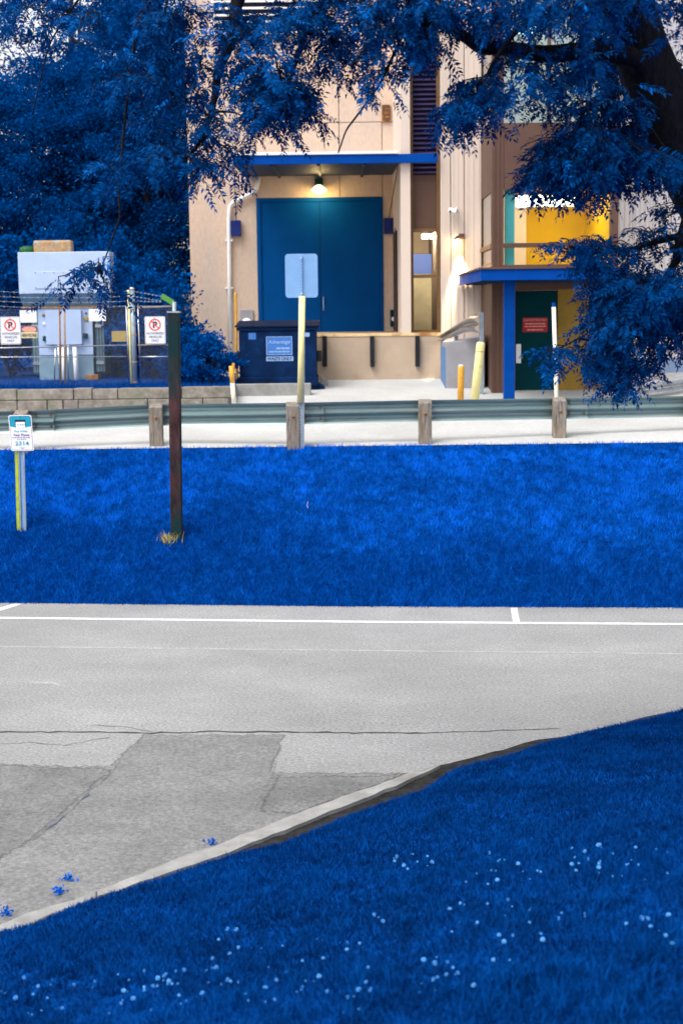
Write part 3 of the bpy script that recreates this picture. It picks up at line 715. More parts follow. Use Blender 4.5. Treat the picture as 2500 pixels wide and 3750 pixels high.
# downspout
ds_ = [(948, 648, YD-0.12), (940, 690, YD-0.10), (928, 705, YD-0.08), (853, 742, YD-0.08), (842, 757, YD-0.08), (838, 800, YD-0.08), (840, 1000, YD-0.08), (842, 1290, YD-0.08)]
dsp = MB().tube([PY(*q) for q in ds_], 0.045, 8).build('downspout', MT['white'], db, smooth=True)
for yy in (880, 1055):
    q = PY(839, yy, YD-0.06); box('bracket', MT['white'], dsp, q.x-0.08, q.x+0.08, YD-0.10, YD-0.002, q.z-0.02, q.z+0.02)
# side wall right of the dock and its corner column
XC1 = PY(1503, 900, YF).x
sw = MB().box(XS, XC1, YF, YD+0.1, ZDK-0.001, ZT-0.02).build('side_wall', MT['siding'], db)
q0, q1 = PY(1453, 905, YF+2.2), PY(1453, 1190, YF+2.2)
sdr = box('side_door', MT['greendoor'], db, XS-0.03, XS-0.002, YF+1.9, YF+2.8, ZDK+0.02, ZDK+2.05)
box('frame', MT['brown'], sdr, XS-0.05, XS-0.03, YF+1.84, YF+1.9, ZDK+0.02, ZDK+2.1)
box('frame', MT['brown'], sdr, XS-0.05, XS-0.03, YF+2.8, YF+2.86, ZDK+0.02, ZDK+2.1)
# brown window bay between column and tower, with dark louvre above
XB1 = PY(1612, 900, YF).x; yb = YF+0.25
bay = box('window_bay', MT['brown'], db, XC1, XB1, yb, yb+0.12, PY(1560, 838, yb).z, ZT-0.1)
bl0, bl1, blz0, blz1 = rect(yb, 1509, 30, 1596, 640)
blv = box('louvre', MT['void'], bay, bl0, bl1, yb-0.02, yb-0.003, blz0, blz1)
ns = 34
for i in range(ns):
    z = blz0 + (i+0.5)*(blz1-blz0)/ns
    MB().obox(((bl0+bl1)/2, yb-0.05, z), ((bl1-bl0)/2, 0, 0), (0, 0.032, 0.022), (0, -0.005, 0.006)).build('slat', MT['slat_dark'], blv)
for a, b in ((XC1, XC1+0.06), (XB1-0.06, XB1)): box('jamb', MT['brownrust'], bay, a, b, yb-0.09, yb-0.003, ZDK, ZT-0.12)
wz0, wz1, wzm = PY(1560, 1208, yb).z, PY(1560, 838, yb).z, PY(1560, 1012, yb).z
for a, b in ((ZDK, wz0), (wzm-0.03, wzm+0.03), (wz1-0.06, wz1)):
    box('rail', MT['brownrust'], bay, XC1+0.06, XB1-0.06, yb-0.07, yb+0.02, a, b)
for a, b in ((wz0, wzm-0.03), (wzm+0.03, wz1-0.06)):
    box('pane', MT['glass'], bay, XC1+0.06, XB1-0.06, yb-0.02, yb-0.012, a, b)
# room behind the window bay
rm = thing('back_room', ((XC1+XB1)/2, yb+2, ZDK), 'lit stair room behind tall narrow window beside the loading dock', 'room')
box('floor', MT['cream'], rm, XC1, XB1+1.2, yb+0.15, yb+3.5, ZDK-0.1, ZDK)
box('back_wall', MT['cream'], rm, XC1, XB1+1.2, yb+3.5, yb+3.6, ZDK, wz1+0.6)
box('ceiling', MT['cream'], rm, XC1, XB1+1.2, yb+0.15, yb+3.5, wz1+0.25, wz1+0.35)
box('partition', MT['roomgrey'], rm, XC1, XB1+1.2, yb+2.6, yb+2.66, ZDK, PY(1560, 1004, yb+2.6).z)
box('blue_band', MT['blueroom'], rm, XC1, XB1+1.2, yb+2.6, yb+2.66, PY(1560, 1003, yb+2.6).z, PY(1560, 930, yb+2.6).z)
box('end_wall', MT['cream'], rm, XB1+1.2, XB1+1.3, yb+0.15, yb+3.6, ZDK, wz1+0.6)
f0, f1, fz0, fz1 = rect(yb+1.6, 1546, 858, 1625, 872)
box('ceiling_light', MT['tube2'], rm, f0, f1, yb+1.5, yb+1.7, fz0, fz1, 0.01)

# ------------------------------------------------------------------ cream tower with vertical siding
XT0, XT1 = XB1, PY(1762, 900, YF).x
tw = thing('siding_tower', ((XT0+XT1)/2, YF+1, ZG), 'cream vertical-siding stair tower between dock and entrance bay', 'building')
MB().box(XT0, XT1+0.02, YF+0.05, YF+4, ZG-0.2, ZT+1).build('wall_core', MT['joint'], tw)
seams = [XT0, PY(1650, 900, YF).x, PY(1700, 900, YF).x, XT1]
for a, b in zip(seams, seams[1:]):
    box('siding_panel', MT['siding'], tw, a+0.006, b-0.006, YF, YF+0.045, ZG+0.35, ZT+1, 0.006)
    for k in range(3):
        x = a + (b-a)*(k+0.5)/3
        box('siding_rib', MT['siding'], tw, x-0.012, x+0.012, YF-0.006, YF-0.0005, ZG+0.36, ZT+0.99)
box('plinth', MT['greyconc'], tw, XT0+0.01, XT1, YF-0.02, YF+0.045, ZG-0.2, ZG+0.34)
# wall lamp (lit) and security camera
def spot(name, loc, to, power, col, size=R(70), blend=0.6, parent=None, soft=0.04):
    l = bpy.data.lights.new(name, 'SPOT'); l.energy = power; l.color = col; l.spot_size = size; l.spot_blend = blend; l.shadow_soft_size = soft
    o = bpy.data.objects.new(name, l); COL.objects.link(o)
    o.rotation_euler = (Vector(loc)-Vector(to)).to_track_quat('Z', 'Y').to_euler()
    if parent is not None: o.parent = parent; o.location = Vector(loc)-WL[parent.name]
    else: o.location = loc
    return o
lp = PY(1680, 872, YF)
wlm = thing('wall_lamp', (lp.x, YF, lp.z), 'lit shielded wall lamp on the cream siding tower throwing light down', 'lamp')
box('mount', MT['brown'], wlm, lp.x-0.01, lp.x+0.10, YF-0.10, YF-0.008, lp.z-0.02, lp.z+0.08, 0.008)
MB().prism([(lp.x-0.14, lp.z-0.04), (lp.x+0.06, lp.z-0.0), (lp.x+0.03, lp.z+0.045), (lp.x-0.06, lp.z+0.035)], YF-0.24, YF-0.10).build('hood', MT['brown'], wlm, bevel=0.008)
box('bulb', MT['lampglow'], wlm, lp.x-0.13, lp.x+0.02, YF-0.23, YF-0.12, lp.z-0.085, lp.z-0.045, 0.01)
spot('lamp_light', (lp.x+0.0, YF-0.13, lp.z-0.10), (lp.x+0.03, YF-0.05, lp.z-1.2), 560, (1.0, 0.82, 0.52), R(38), 0.6, wlm)
sc = PY(1660, 772, YF)
scm = thing('security_camera', (sc.x, YF, sc.z), 'small white security camera mounted high on the cream tower', 'camera')
MB().obox((sc.x-0.02, YF-0.14, sc.z), (0.07, -0.03, -0.02), (0.02, 0.05, 0), (0.012, 0, 0.036)).build('body', MT['white'], scm, bevel=0.012)
MB().tube([(sc.x+0.05, YF-0.02, sc.z+0.05), (sc.x+0.045, YF-0.10, sc.z+0.03)], 0.02, 8).build('bracket', MT['white'], scm)
MB().tube([(sc.x-0.085, YF-0.17, sc.z-0.02), (sc.x-0.06, YF-0.155, sc.z-0.014)], 0.026, 10).build('lens', MT['rubber'], scm)
# lamp over the dock door
dl = PY(1168, 700, YD)
dlm = thing('dock_lamp', (dl.x, YD, dl.z), 'lit dome lamp under the canopy above the blue dock door', 'lamp')
box('mount', MT['greendoor'], dlm, dl.x-0.085, dl.x+0.085, YD-0.12, YD-0.002, dl.z+0.11, dl.z+0.26, 0.01)
MB().tube([(dl.x, YD-0.10, dl.z+0.13), (dl.x, YD-0.32, dl.z+0.13), (dl.x, YD-0.36, dl.z+0.09)], 0.016, 6).build('arm', MT['galv'], dlm)
MB().lathe((dl.x, YD-0.36, dl.z), [(0.17, -0.02), (0.17, 0.0), (0.10, 0.06), (0.05, 0.10)], 16).build('shade', MT['lampshade'], dlm, smooth=True)
MB().lathe((dl.x, YD-0.36, dl.z), [(0.03, -0.085), (0.09, -0.06), (0.13, -0.022)], 14).build('bulb', MT['lampglow'], dlm)
pl = bpy.data.lights.new('lamp_light', 'POINT'); pl.energy = 10; pl.color = (1.0, 0.68, 0.26); pl.shadow_soft_size = 0.06
po = bpy.data.objects.new('lamp_light', pl); COL.objects.link(po); po.parent = dlm; po.location = (0, -0.46, -0.13)
# small fixture with white globe beside the door
gf = PY(905, 1165, YD)
gfm = thing('globe_fixture', (gf.x, YD, gf.z), 'grey wall box with white globe left of the blue dock door', 'lamp')
box('mount', MT['greyconc'], gfm, gf.x-0.14, gf.x+0.14, YD-0.06, YD-0.002, gf.z-0.06, gf.z+0.18, 0.01)
MB().lathe((gf.x, YD-0.14, gf.z-0.09), [(0.03, -0.09), (0.09, -0.06), (0.11, 0), (0.09, 0.06), (0.03, 0.09)], 14).build('globe', MT['white'], gfm, smooth=True)
ib = PY(1440, 1165, YD)
ibm = thing('call_box', (ib.x, YD, ib.z), 'small dark green call box on the wall right of the blue dock door', 'call box')
box('case', MT['greendoor'], ibm, ib.x-0.07, ib.x+0.07, YD-0.08, YD-0.002, ib.z-0.18, ib.z+0.18, 0.01)
MB().lathe((ib.x, YD-0.08, ib.z-0.02), [(0.05, 0), (0.05, 0.03), (0.02, 0.05)], 10, axis='y').build('dial', MT['signwhite'], ibm)

# ------------------------------------------------------------------ entrance bay
XE0 = PY(1800, 900, YE).x; XE1 = PY(2262, 900, YE).x
XE0 = min(XE0, XT1+0.45)
eb = thing('entrance_bay', ((XE0+XE1)/2, YE, zlot(YE)), 'brown glazed entrance bay with lit yellow room above dark green door', 'building')
def zE(y, Y=YE): return PY(2000, y, Y).z
ZB = zlot(YE)-0.1
xw0 = PY(1843, 830, YE).x; xw1 = XE1-0.14
box('corner_post', MT['brown'], eb, XE0, xw0, YE, YE+0.14, ZB, ZT+1, 0.006)
for k in range(2): box('groove_strip', MT['brown'], eb, XE0+0.05+k*0.08, XE0+0.06+k*0.08, YE-0.012, YE-0.0005, ZB, ZT+0.9)
box('end_post', MT['brown'], eb, xw1, XE1, YE, YE+0.14, ZB, ZT+1, 0.006)
zs = dict(w1t=zE(692), w1b=zE(968), mul=zE(897), sp_t=zE(448), w2t=ZT)
box('spandrel', MT['brown'], eb, xw0, xw1, YE+0.01, YE+0.13, zs['w1t'], zs['sp_t'], 0.004)
box('spandrel', MT['brown'], eb, xw0, xw1, YE+0.01, YE+0.13, zE(1060), zs['w1b'], 0.004)
box('parapet', MT['brown'], eb, xw0, xw1, YE+0.01, YE+0.13, ZT-1, ZT+0.98, 0.004)
w = MB(); 
win = box('window', MT['brown'], eb, xw0, xw1, YE-0.01, YE+0.06, zs['mul']-0.04, zs['mul']+0.04, 0.004)
for a, b in ((zs['w1b'], zs['mul']-0.04), (zs['mul']+0.04, zs['w1t'])):
    box('pane', MT['glass'], win, xw0, xw1, YE+0.03, YE+0.038, a, b)
win2 = box('window', MT['brown'], eb, xw0, xw1, YE-0.01, YE+0.06, zE(196)-0.04, zE(196)+0.04, 0.004)
for xx in (2010, 2130):
    q = PY(xx, 300, YE).x; box('mullion', MT['brown'], win2, q-0.03, q+0.03, YE-0.012, YE+0.06, zs['sp_t'], ZT-1)
for a, b in ((zs['sp_t'], zE(196)-0.04), (zE(196)+0.04, ZT-1)):
    box('pane', MT['glassr'], win2, xw0, xw1, YE+0.035, YE+0.043, a, b)
# left side of the bay: brown panel, pale panes, mullions
ys0, ys1 = YE+0.14, YF-0.01
box('side_spandrel', MT['brown'], eb, XE0+0.01, XE0+0.12, ys0, ys1, zs['w1t']-0.02, zs['sp_t']+0.08)
box('side_spandrel', MT['brown'], eb, XE0+0.01, XE0+0.12, ys0, ys1, ZB, zs['w1b']+0.05)
sw_ = box('side_window', MT['brownrust'], eb, XE0-0.01, XE0+0.08, ys0, ys1, zs['mul']-0.04, zs['mul']+0.04)
for a, b in ((zs['w1b']+0.05, zs['mul']-0.04), (zs['mul']+0.04, zs['w1t']-0.02), (zs['sp_t']+0.08, ZT)):
    box('pane', MT['glassr'], sw_, XE0+0.03, XE0+0.038, ys0, ys1, a, b)
box('reflection_sheet', MT['whitesiding'], sw_, XE0+0.10, XE0+0.11, ys0+0.25, ys1, zs['w1b']+0.05, zs['w1t']-0.02)  # white sheet behind the panes, stands in for their whitish reflection
box('reflection_sheet', MT['whitesiding'], sw_, XE0+0.10, XE0+0.11, ys0+0.25, ys1, zs['sp_t']+0.08, ZT)
# yellow room
yr = thing('yellow_room', ((XE0+XE1)/2, YE+2, zs['w1b']), 'lit room with yellow walls behind the entrance bay window', 'room')
zf, zc = zs['w1b']-0.35, zs['w1t']+0.25
yb2 = YE+2.9
box('floor', MT['cream'], yr, xw0-0.1, XE1-0.05, YE+0.16, yb2, zf-0.08, zf)
box('ceiling', MT['cream'], yr, xw0-0.1, XE1-0.05, YE+0.16, yb2, zc, zc+0.08)
box('back_wall', MT['yellowwall'], yr, xw0-0.1, XE1-0.05, yb2, yb2+0.08, zf, zc)
box('right_wall', MT['yellowwall'], yr, XE1-0.13, XE1-0.05, YE+0.16, yb2, zf, zc)
a, b, _, _ = rect(YE+0.3, 1846, 700, 1881, 960)
box('column', MT['cyan'], yr, a, b, YE+0.22, YE+0.34, zf, zc, 0.01)
a, b, _, _ = rect(YE+1.6, 1893, 700, 1945, 960)
box('pilaster', MT['cream'], yr, a, b, yb2-0.5, yb2-0.02, zf, zc-0.35, 0.01)
fa, fb, fz0, fz1 = rect(YE+1.0, 1893, 716, 2110, 752)
box('ceiling_light', MT['tube'], yr, fa, fb, YE+0.9, YE+1.3, fz0, fz1, 0.02)
# pale room behind the upper window
ur = thing('upper_room', ((XE0+XE1)/2, YE+2, zs['sp_t']), 'pale green upper room behind the top window of the entrance bay', 'room')
box('back_wall', mat('pale_green_room', (0.30, 0.50, 0.44), 0.7), ur, xw0-0.1, XE1, YE+1.4, YE+1.5, zs['sp_t']-0.3, ZT)
box('floor', MT['cream'], ur, xw0-0.1, XE1, YE+0.16, YE+1.4, zs['sp_t']-0.3, zs['sp_t']-0.22)
a, b, c, d_ = rect(YE+0.8, 1900, 92, 1980, 125); box('ceiling_light', MT['tube3'], ur, a, b, YE+0.7, YE+0.9, c, d_, 0.01)
# ground level: ochre wall, door, placard
zd1 = zE(1062)
box('entry_wall', MT['brown'], eb, xw0, PY(1886, 1250, YE+0.3).x, YE+0.30, YE+0.42, ZB, zE(1030))
box('entry_panel', MT['ochre'], eb, PY(2040, 1250, YE+0.3).x, xw1, YE+0.30, YE+0.42, ZB, zE(1030))
box('entry_lintel', MT['brown'], eb, PY(1886, 1250, YE+0.3).x, PY(2040, 1250, YE+0.3).x, YE+0.30, YE+0.42, zd1, zE(1030))
ed = box('door', MT['greendoor'], eb, PY(1886, 1250, YE+0.3).x+0.004, PY(2040, 1250, YE+0.3).x-0.004, YE+0.33, YE+0.38, zlot(YE)+0.02, zd1-0.005, 0.004)
box('threshold', MT['galv'], ed, PY(1886, 1250, YE+0.3).x, PY(2040, 1250, YE+0.3).x, YE+0.2, YE+0.33, zlot(YE)-0.02, zlot(YE)+0.018)
a, b, c, d_ = rect(YE+0.33, 1884, 1260, 1902, 1330)
hp = box('handle_plate', MT['signwhite'], ed, a+0.02, b+0.02, YE+0.318, YE+0.329, c, d_, 0.003)
MB().tube([((a+b)/2+0.02, YE+0.318, c+0.1), ((a+b)/2+0.02, YE+0.27, c+0.1), ((a+b)/2+0.09, YE+0.27, c+0.1)], 0.009, 6).build('lever', MT['galv'], hp)
a, b, c, d_ = rect(YE+0.32, 1914, 1165, 2002, 1214)
pc = thing('door_placard', ((a+b)/2, YE+0.32, (c+d_)/2), 'dark red placard with pale lettering on the green entrance door', 'sign')
MB().prism(rrect(a-0.01, b+0.01, c-0.01, d_+0.01, 0.012, 3), YE+0.322, YE+0.328).build('plate', MT['doorred'], pc)
hgt = d_-c
lettering('LOADING ENTRANCE ONLY', pc, (a+b)/2, d_-hgt*0.14, YE+0.3195, (b-a)*0.95, hgt*0.17, MT['doorpink'], bold=0.015)
def bars(par, x0, x1, z, Y, h, m, n=6):
    xs_ = sorted([x0] + [x0+(x1-x0)*(k+random.uniform(-0.25, 0.25))/n for k in range(1, n)] + [x1])
    mb = MB()
    for p, q in zip(xs_, xs_[1:]): mb.add([(p+0.004, Y, z-h/2), (q-0.004, Y, z-h/2), (q-0.004, Y, z+h/2), (p+0.004, Y, z+h/2)], [(0, 1, 2, 3)])
    return mb.build('text_line', m, par)
bars(pc, a+0.03, b-0.03, d_-hgt*0.42, YE+0.3195, hgt*0.09, MT['doorpink'], 5)
bars(pc, a+0.02, b-0.02, d_-hgt*0.62, YE+0.3195, hgt*0.09, MT['doorpink'], 6)
bars(pc, a+0.07, b-0.07, d_-hgt*0.87, YE+0.3195, hgt*0.10, MT['doorpink'], 4)
# entrance canopy
ez0, ez1 = PY(1900, 1026, YC).z, PY(1900, 985, YC).z
ex0 = PY(1759, 1005, YC).x; ex1 = PY(2300, 1005, YC).x
ec = box('canopy', MT['soffit'], eb, ex0+0.03, ex1-0.03, YC+0.05, YE+0.29, ez0+0.06, ez1-0.02)
box('fascia', MT['bluetrim'], ec, ex0, ex1, YC, YC+0.048, ez0, ez1, 0.006)
box('side_fascia', MT['bluetrim'], ec, ex0, ex0+0.028, YC+0.048, YF-0.03, ez0, ez1, 0.004)
box('roof', MT['brown'], ec, ex0-0.03, ex1, YC-0.03, YE-0.02, ez1+0.002, ez1+0.03)
box('roof', MT['brown'], ec, ex0-0.03, XE0-0.02, YE-0.02, YF-0.03, ez1+0.002, ez1+0.03)
box('soffit', MT['soffit'], ec, ex0+0.03, XE0-0.02, YE+0.29, YF-0.03, ez0+0.06, ez1-0.02)
for k in range(6):
    y = YC+0.35+k*0.62
    box('purlin', MT['soffit'], ec, ex0+0.05, (ex1-0.05) if y < YE else XE0-0.03, y, y+0.07, ez0-0.01, ez0+0.058)
a, b, _, _ = rect(YC+0.3, 1844, 1050, 1883, 1450)
box('column', MT['bluecol'], eb, a, b, YC+0.25, YC+0.42, zlot(YC)-0.05, ez0+0.06, 0.008)
# right wing: white corrugated siding
YW = 30.0
rw = thing('right_wing', (PY(2400, 1400, YW).x, YW, zlot(YW)), 'white corrugated metal wing right of the entrance bay', 'building')
xr0 = PY(2240, 900, YW).x; zp1 = PY(2400, 1312, YW).z
box('wall_core', MT['joint'], rw, xr0, xr0+18, YW+0.06, YW+4, ZG-0.3, ZT)
k = 0; x = xr0
while x < xr0+12:
    wdt = 0.40
    mb = MB(); prof_ = []
    nn = 4
    for j in range(nn):
        u = x + wdt*j/nn; q = wdt/nn
        prof_ += [(u, 0.0), (u+q*0.35, 0.0), (u+q*0.5, -0.02), (u+q*0.85, -0.02)]
    prof_.append((x+wdt-0.006, 0.0))
    vs_ = [(a, YW+0.04+b, zp1) for a, b in prof_] + [(a, YW+0.04+b, ZT) for a, b in prof_]; m_ = len(prof_)
    mb.add(vs_, [(i, i+1, m_+i+1, m_+i) for i in range(m_-1)]).build('siding_panel', MT['whitesiding'], rw)
    x += wdt
box('plinth', MT['plinth'], rw, xr0, xr0+18, YW-0.02, YW+0.05, ZG-0.3, zp1-0.01)
# second guardrail in front of the right wing
g2 = thing('rear_guardrail', (PY(2450, 1420, 26).x, 26, zlot(26)), 'short guardrail in front of the white corrugated wing', 'guardrail')
pa = [PY(2330, 1432, 25.6), PY(2420, 1420, 25.9), PY(2520, 1407, 26.1), PY(2900, 1390, 26.3), PY(3400, 1380, 26.5)]
MB().sweep([(-a, b) for a, b in reversed(prof)], [(p.x, p.y, p.z) for p in pa]).build('beam', MT['galv'], g2)
for p in pa[1::2]: box('post', MT['wood'], g2, p.x-0.08, p.x+0.08, p.y+0.09, p.y+0.25, zlot(p.y)-0.2, p.z+0.16, 0.008)

# ------------------------------------------------------------------ ramp wall and its flared rail
rxl = PY(1632, 1300, 27.6).x
rmp = thing('ramp_wall', (rxl+0.3, 28.2, zlot(28)), 'grey concrete ramp wall beside the loading dock below the cream tower', 'wall')
zr1 = PY(1640, 1256, 27.6).z
MB().prism([(rxl, zlot(27.6)-0.3), (XE0-0.06, zlot(27.6)-0.3), (XE0-0.06, zr1+0.12), (rxl+0.35, zr1+0.05), (rxl, zr1)], 27.6, YF-0.03).build('wall', MT['greyconc'], rmp, bevel=0.01)
box('end_face', MT['endshade'], rmp, rxl-0.012, rxl-0.001, 27.62, YF-0.1, zlot(28.5)-0.2, zr1-0.08)  # blue-grey sheet: the bluish shade of this end face put into colour
rr_ = thing('ramp_rail', (rxl+0.2, 27.3, zr1), 'bent galvanised rail with flared end above the grey ramp wall', 'guardrail')
rp = [PY(1614, 1240, 28.9), PY(1660, 1215, 28.2), PY(1700, 1193, 27.6), PY(1726, 1185, 27.2), PY(1752, 1186, 26.75)]
rh = [0.42, 0.60, 0.80, 1.0, 1.05]
mb = MB(); n = len(prof); vs_, fs_ = [], []
for p, h in zip(rp, rh):
    for (a, b) in prof: vs_.append((p.x - a*0.9, p.y - a*0.4, p.z + b*h))
for i in range(len(rp)-1):
    for k in range(n): fs_.append((i*n+k, i*n+(k+1) % n, (i+1)*n+(k+1) % n, (i+1)*n+k))
fs_.append(tuple(range(n))); fs_.append(tuple((len(rp)-1)*n+k for k in range(n)))
mb.add(vs_, fs_).build('beam', MT['galv'], rr_)
q = rp[-1]; box('post', MT['galvpost'], rr_, q.x+0.02, q.x+0.09, q.y+0.02, q.y+0.12, zlot(26.8)-0.1, q.z+0.20, 0.006)
box('post', MT['galvpost'], rr_, rp[1].x+0.02, rp[1].x+0.08, rp[1].y, rp[1].y+0.08, zr1-0.1, rp[1].z+0.05, 0.006)

# ------------------------------------------------------------------ bollards and poles in the yard
def gpt(px, Y): p = PY(px, 1450, Y); return p.x
bz = zlot(25.6)
b0 = PY(1738, 1455, 25.6); b1 = PY(1760, 1252, 25.6)
bl_ = thing('bollard', (b0.x, 25.6, bz), 'tall leaning pale yellow sleeved bollard beside the entrance bay', 'bollard')
ax = Vector((b1.x-b0.x, 0, b1.z-b0.z)); L = ax.length
MB().tube([b0-ax*0.15, b0+ax*0.95, b0+ax*0.985, b0+ax], [0.076, 0.074, 0.066, 0.035], 18).build('sleeve', MT['yellow'], bl_, smooth=True)
for t in (0.82, ): MB().tube([b0+ax*t, b0+ax*(t+0.015)], 0.0775, 18).build('band', MT['orange'], bl_)
b0 = PY(1685, 1452, 25.9); b1 = PY(1687, 1340, 25.9)
bl2 = thing('bollard', (b0.x, 25.9, zlot(25.9)), 'short scuffed orange bollard in front of the ramp wall', 'bollard')
MB().tube([(b0.x, 25.9, zlot(25.9)-0.1), (b1.x, 25.9, b1.z-0.02), (b1.x, 25.9, b1.z)], [0.055, 0.055, 0.045], 14).build('pipe', MT['orange'], bl2, smooth=True)
MB().lathe((b1.x, 25.9, b1.z), [(0.05, -0.005), (0.045, 0.01), (0.02, 0.022)], 14).build('cap', MT['whitepole'], bl2, smooth=True)
b0 = PY(857, 1478, 25.2); b1 = PY(847, 1340, 25.2)
bl3 = thing('marker_post', (b0.x, 25.2, zlot(25.2)), 'chipped white and yellow leaning marker post beside the stone edging', 'bollard')
MB().tube([b0, b0*0.45+b1*0.55], 0.040, 12).build('lower_pipe', MT['whitepole'], bl3, smooth=True)
MB().tube([b0*0.45+b1*0.55, b1], 0.041, 12).build('upper_pipe', MT['orange'], bl3, smooth=True)
c_ = PY(855, 1330, 25.25); MB().tube([PY(853, 1372, 25.25), c_], 0.024, 8).build('stub', MT['orange'], bl3)
b0 = PY(864, 1186, 28.9); b1 = PY(863, 1074, 28.9)
tp = thing('thin_pole', (b0.x, 28.9, ZG), 'thin yellow pole standing behind the dumpster', 'pole')
MB().tube([(b0.x, 28.9, ZG-0.05), b1, b1+Vector((0, 0, 0.02))], [0.025, 0.025, 0.012], 8).build('rod', MT['orange'], tp)

# ------------------------------------------------------------------ dumpster
yd0, yd1 = 27.6, 28.75
a, b, c, d_ = rect(yd0, 872, 1188, 1162, 1402)
zb = zlot(yd0)
dm = thing('dumpster', ((a+b)/2, (yd0+yd1)/2, zb), 'dark blue steel dumpster with waste company decal in front of the dock', 'dumpster')
tz = d_-0.11
MB().prism([(a+0.02, c), (b-0.02, c), (b-0.02, tz), (a+0.02, tz)], yd0, yd1).build('body', MT['dumpster'], dm, bevel=0.012)
box('base_rail', MT['dumpster'], dm, a-0.03, b+0.0, yd0-0.03, yd1, c-0.06, c+0.10, 0.012)
for xx in (a+0.05, b-0.20): box('skid', MT['dumpster'], dm, xx, xx+0.22, yd0+0.05, yd1-0.05, zb, c-0.06, 0.01)
box('top_rim', MT['dumpster'], dm, a-0.02, b+0.02, yd0-0.03, yd1+0.01, tz, tz+0.055, 0.008)
MB().add([(a-0.05, yd0-0.06, tz+0.06), (b+0.05, yd0-0.06, tz+0.06), (b+0.05, yd1, tz+0.15), (a-0.05, yd1, tz+0.15), (a-0.05, yd0-0.06, tz+0.09), (b+0.05, yd0-0.06, tz+0.09), (b+0.05, yd1, tz+0.18), (a-0.05, yd1, tz+0.18)],
         [(0,3,2,1),(4,5,6,7),(0,1,5,4),(1,2,6,5),(2,3,7,6),(3,0,4,7)]).build('lid', MT['lid'], dm, bevel=0.012)
for xx in (a-0.07, b-0.02):
    box('fork_pocket', MT['rubber'], dm, xx, xx+0.09, yd0+0.12, yd1-0.15, (c+tz)/2-0.10, (c+tz)/2+0.08, 0.008)
for xx in (a+0.0, (a+b)/2-0.45, b-0.05): pass
MB().prism([(b-0.02, c+0.0), (b+0.12, c-0.08), (b+0.12, zb+0.0), (b-0.02, zb)], yd0+0.1, yd0+0.4).build('side_foot', MT['dumpster'], dm, bevel=0.006)
# decals
u0, u1, v0, v1 = rect(yd0, 975, 1232, 1070, 1300)
dc = box('decal', MT['decal'], dm, u0, u1, yd0-0.006, yd0-0.001, v0, v1)
MB().box(u0, u1, yd0-0.008, yd0-0.0062, v1-0.012, v1).box(u0, u1, yd0-0.008, yd0-0.0062, v0, v0+0.012).box(u0, u0+0.012, yd0-0.008, yd0-0.0062, v0+0.0125, v1-0.0125).box(u1-0.012, u1, yd0-0.008, yd0-0.0062, v0+0.0125, v1-0.0125).build('border', MT['decal_line'], dc)
lettering('Advantage', dc, (u0+u1)/2, v1-(v1-v0)*0.32, yd0-0.009, (u1-u0)*0.86, (v1-v0)*0.25, MT['decal_line'], shear=0.2, bold=0.02)
bars(dc, u0+0.18, u1-0.04, v0+(v1-v0)*0.36, yd0-0.009, 0.035, MT['decal_line'], 3)
bars(dc, u0+0.04, u1-0.04, v0+(v1-v0)*0.18, yd0-0.009, 0.025, MT['decal_line'], 5)
u0, u1, v0, v1 = rect(yd0, 975, 1305, 1074, 1322)
dc2 = box('waste_label', MT['decal_line'], dm, u0, u1, yd0-0.006, yd0-0.001, v0, v1)
lettering('WASTE ONLY', dc2, (u0+u1)/2, (v0+v1)/2, yd0-0.008, (u1-u0)*0.92, (v1-v0)*0.68, MT['dumpster'], bold=0.03)
u0, u1, v0, v1 = rect(yd0, 910, 1219, 937, 1243); box('sticker', MT['decal'], dm, u0, u1, yd0-0.006, yd0-0.001, v0, v1)
u0, u1, v0, v1 = rect(yd0, 1110, 1218, 1133, 1233); box('sticker', MT['decal_line'], dm, u0, u1, yd0-0.006, yd0-0.001, v0, v1)
# pale timber/concrete stop in front of the dumpster
a, b, c, d_ = rect(26.9, 861, 1406, 1138, 1432)
ws = box('concrete_stop', MT['kerb'], None, a, b, 26.9, 27.15, zlot(26.9)-0.02, d_, 0.012)
tag(ws, 'long pale concrete stop on the ground in front of the dumpster', 'wheel stop')
p = PY(1185, 1402, 28.3)
MB_ = MB().prism([(p.x-0.10, zlot(28.3)-0.02), (p.x+0.09, zlot(28.3)-0.02), (p.x+0.06, zlot(28.3)+0.09), (p.x-0.05, zlot(28.3)+0.16)], 28.2, 28.45).build('rubble_block', MT['kerb'], bevel=0.02)
tag(MB_, 'broken piece of pale concrete beside the right foot of the dumpster', 'rubble')

# ------------------------------------------------------------------ signs
def cyl_holes(): pass
# sign seen from behind on a yellow sleeved post, at the guardrail
sb = bank(1100, 1637); Ys = post_xy[5][1]-0.06
sx = PY(1100, 1560, Ys).x
sg = thing('rear_facing_sign', (sx, Ys, 0), 'blue-grey back of a rectangular sign on a pale yellow sleeved post at the guardrail', 'sign')
z0, z1 = PY(1100, 1640, Ys).z, PY(1100, 1470, Ys).z
a, b, c, d_ = rect(Ys, 1044, 929, 1163, 1090)
mb = MB(); x0 = PY(1097, 1550, Ys).x; x1 = PY(1104, 930, Ys).x
mb.obox(((x0+x1)/2, Ys, (z0-0.3+c)/2), (0.004, 0, 0), (0, 0.02, 0), ((x1-x0)/2*0.8, 0, (c-z0+0.3)/2))
for s_ in (-1, 1): mb.obox(((x0+x1)/2+s_*0.026, Ys-0.016, (z0-0.3+c)/2), (0.022, 0, 0), (0, 0.003, 0), ((x1-x0)/2*0.8, 0, (c-z0+0.3)/2))
chn = mb.build('channel_post', MT['galvpost'], sg)
hb = MB()
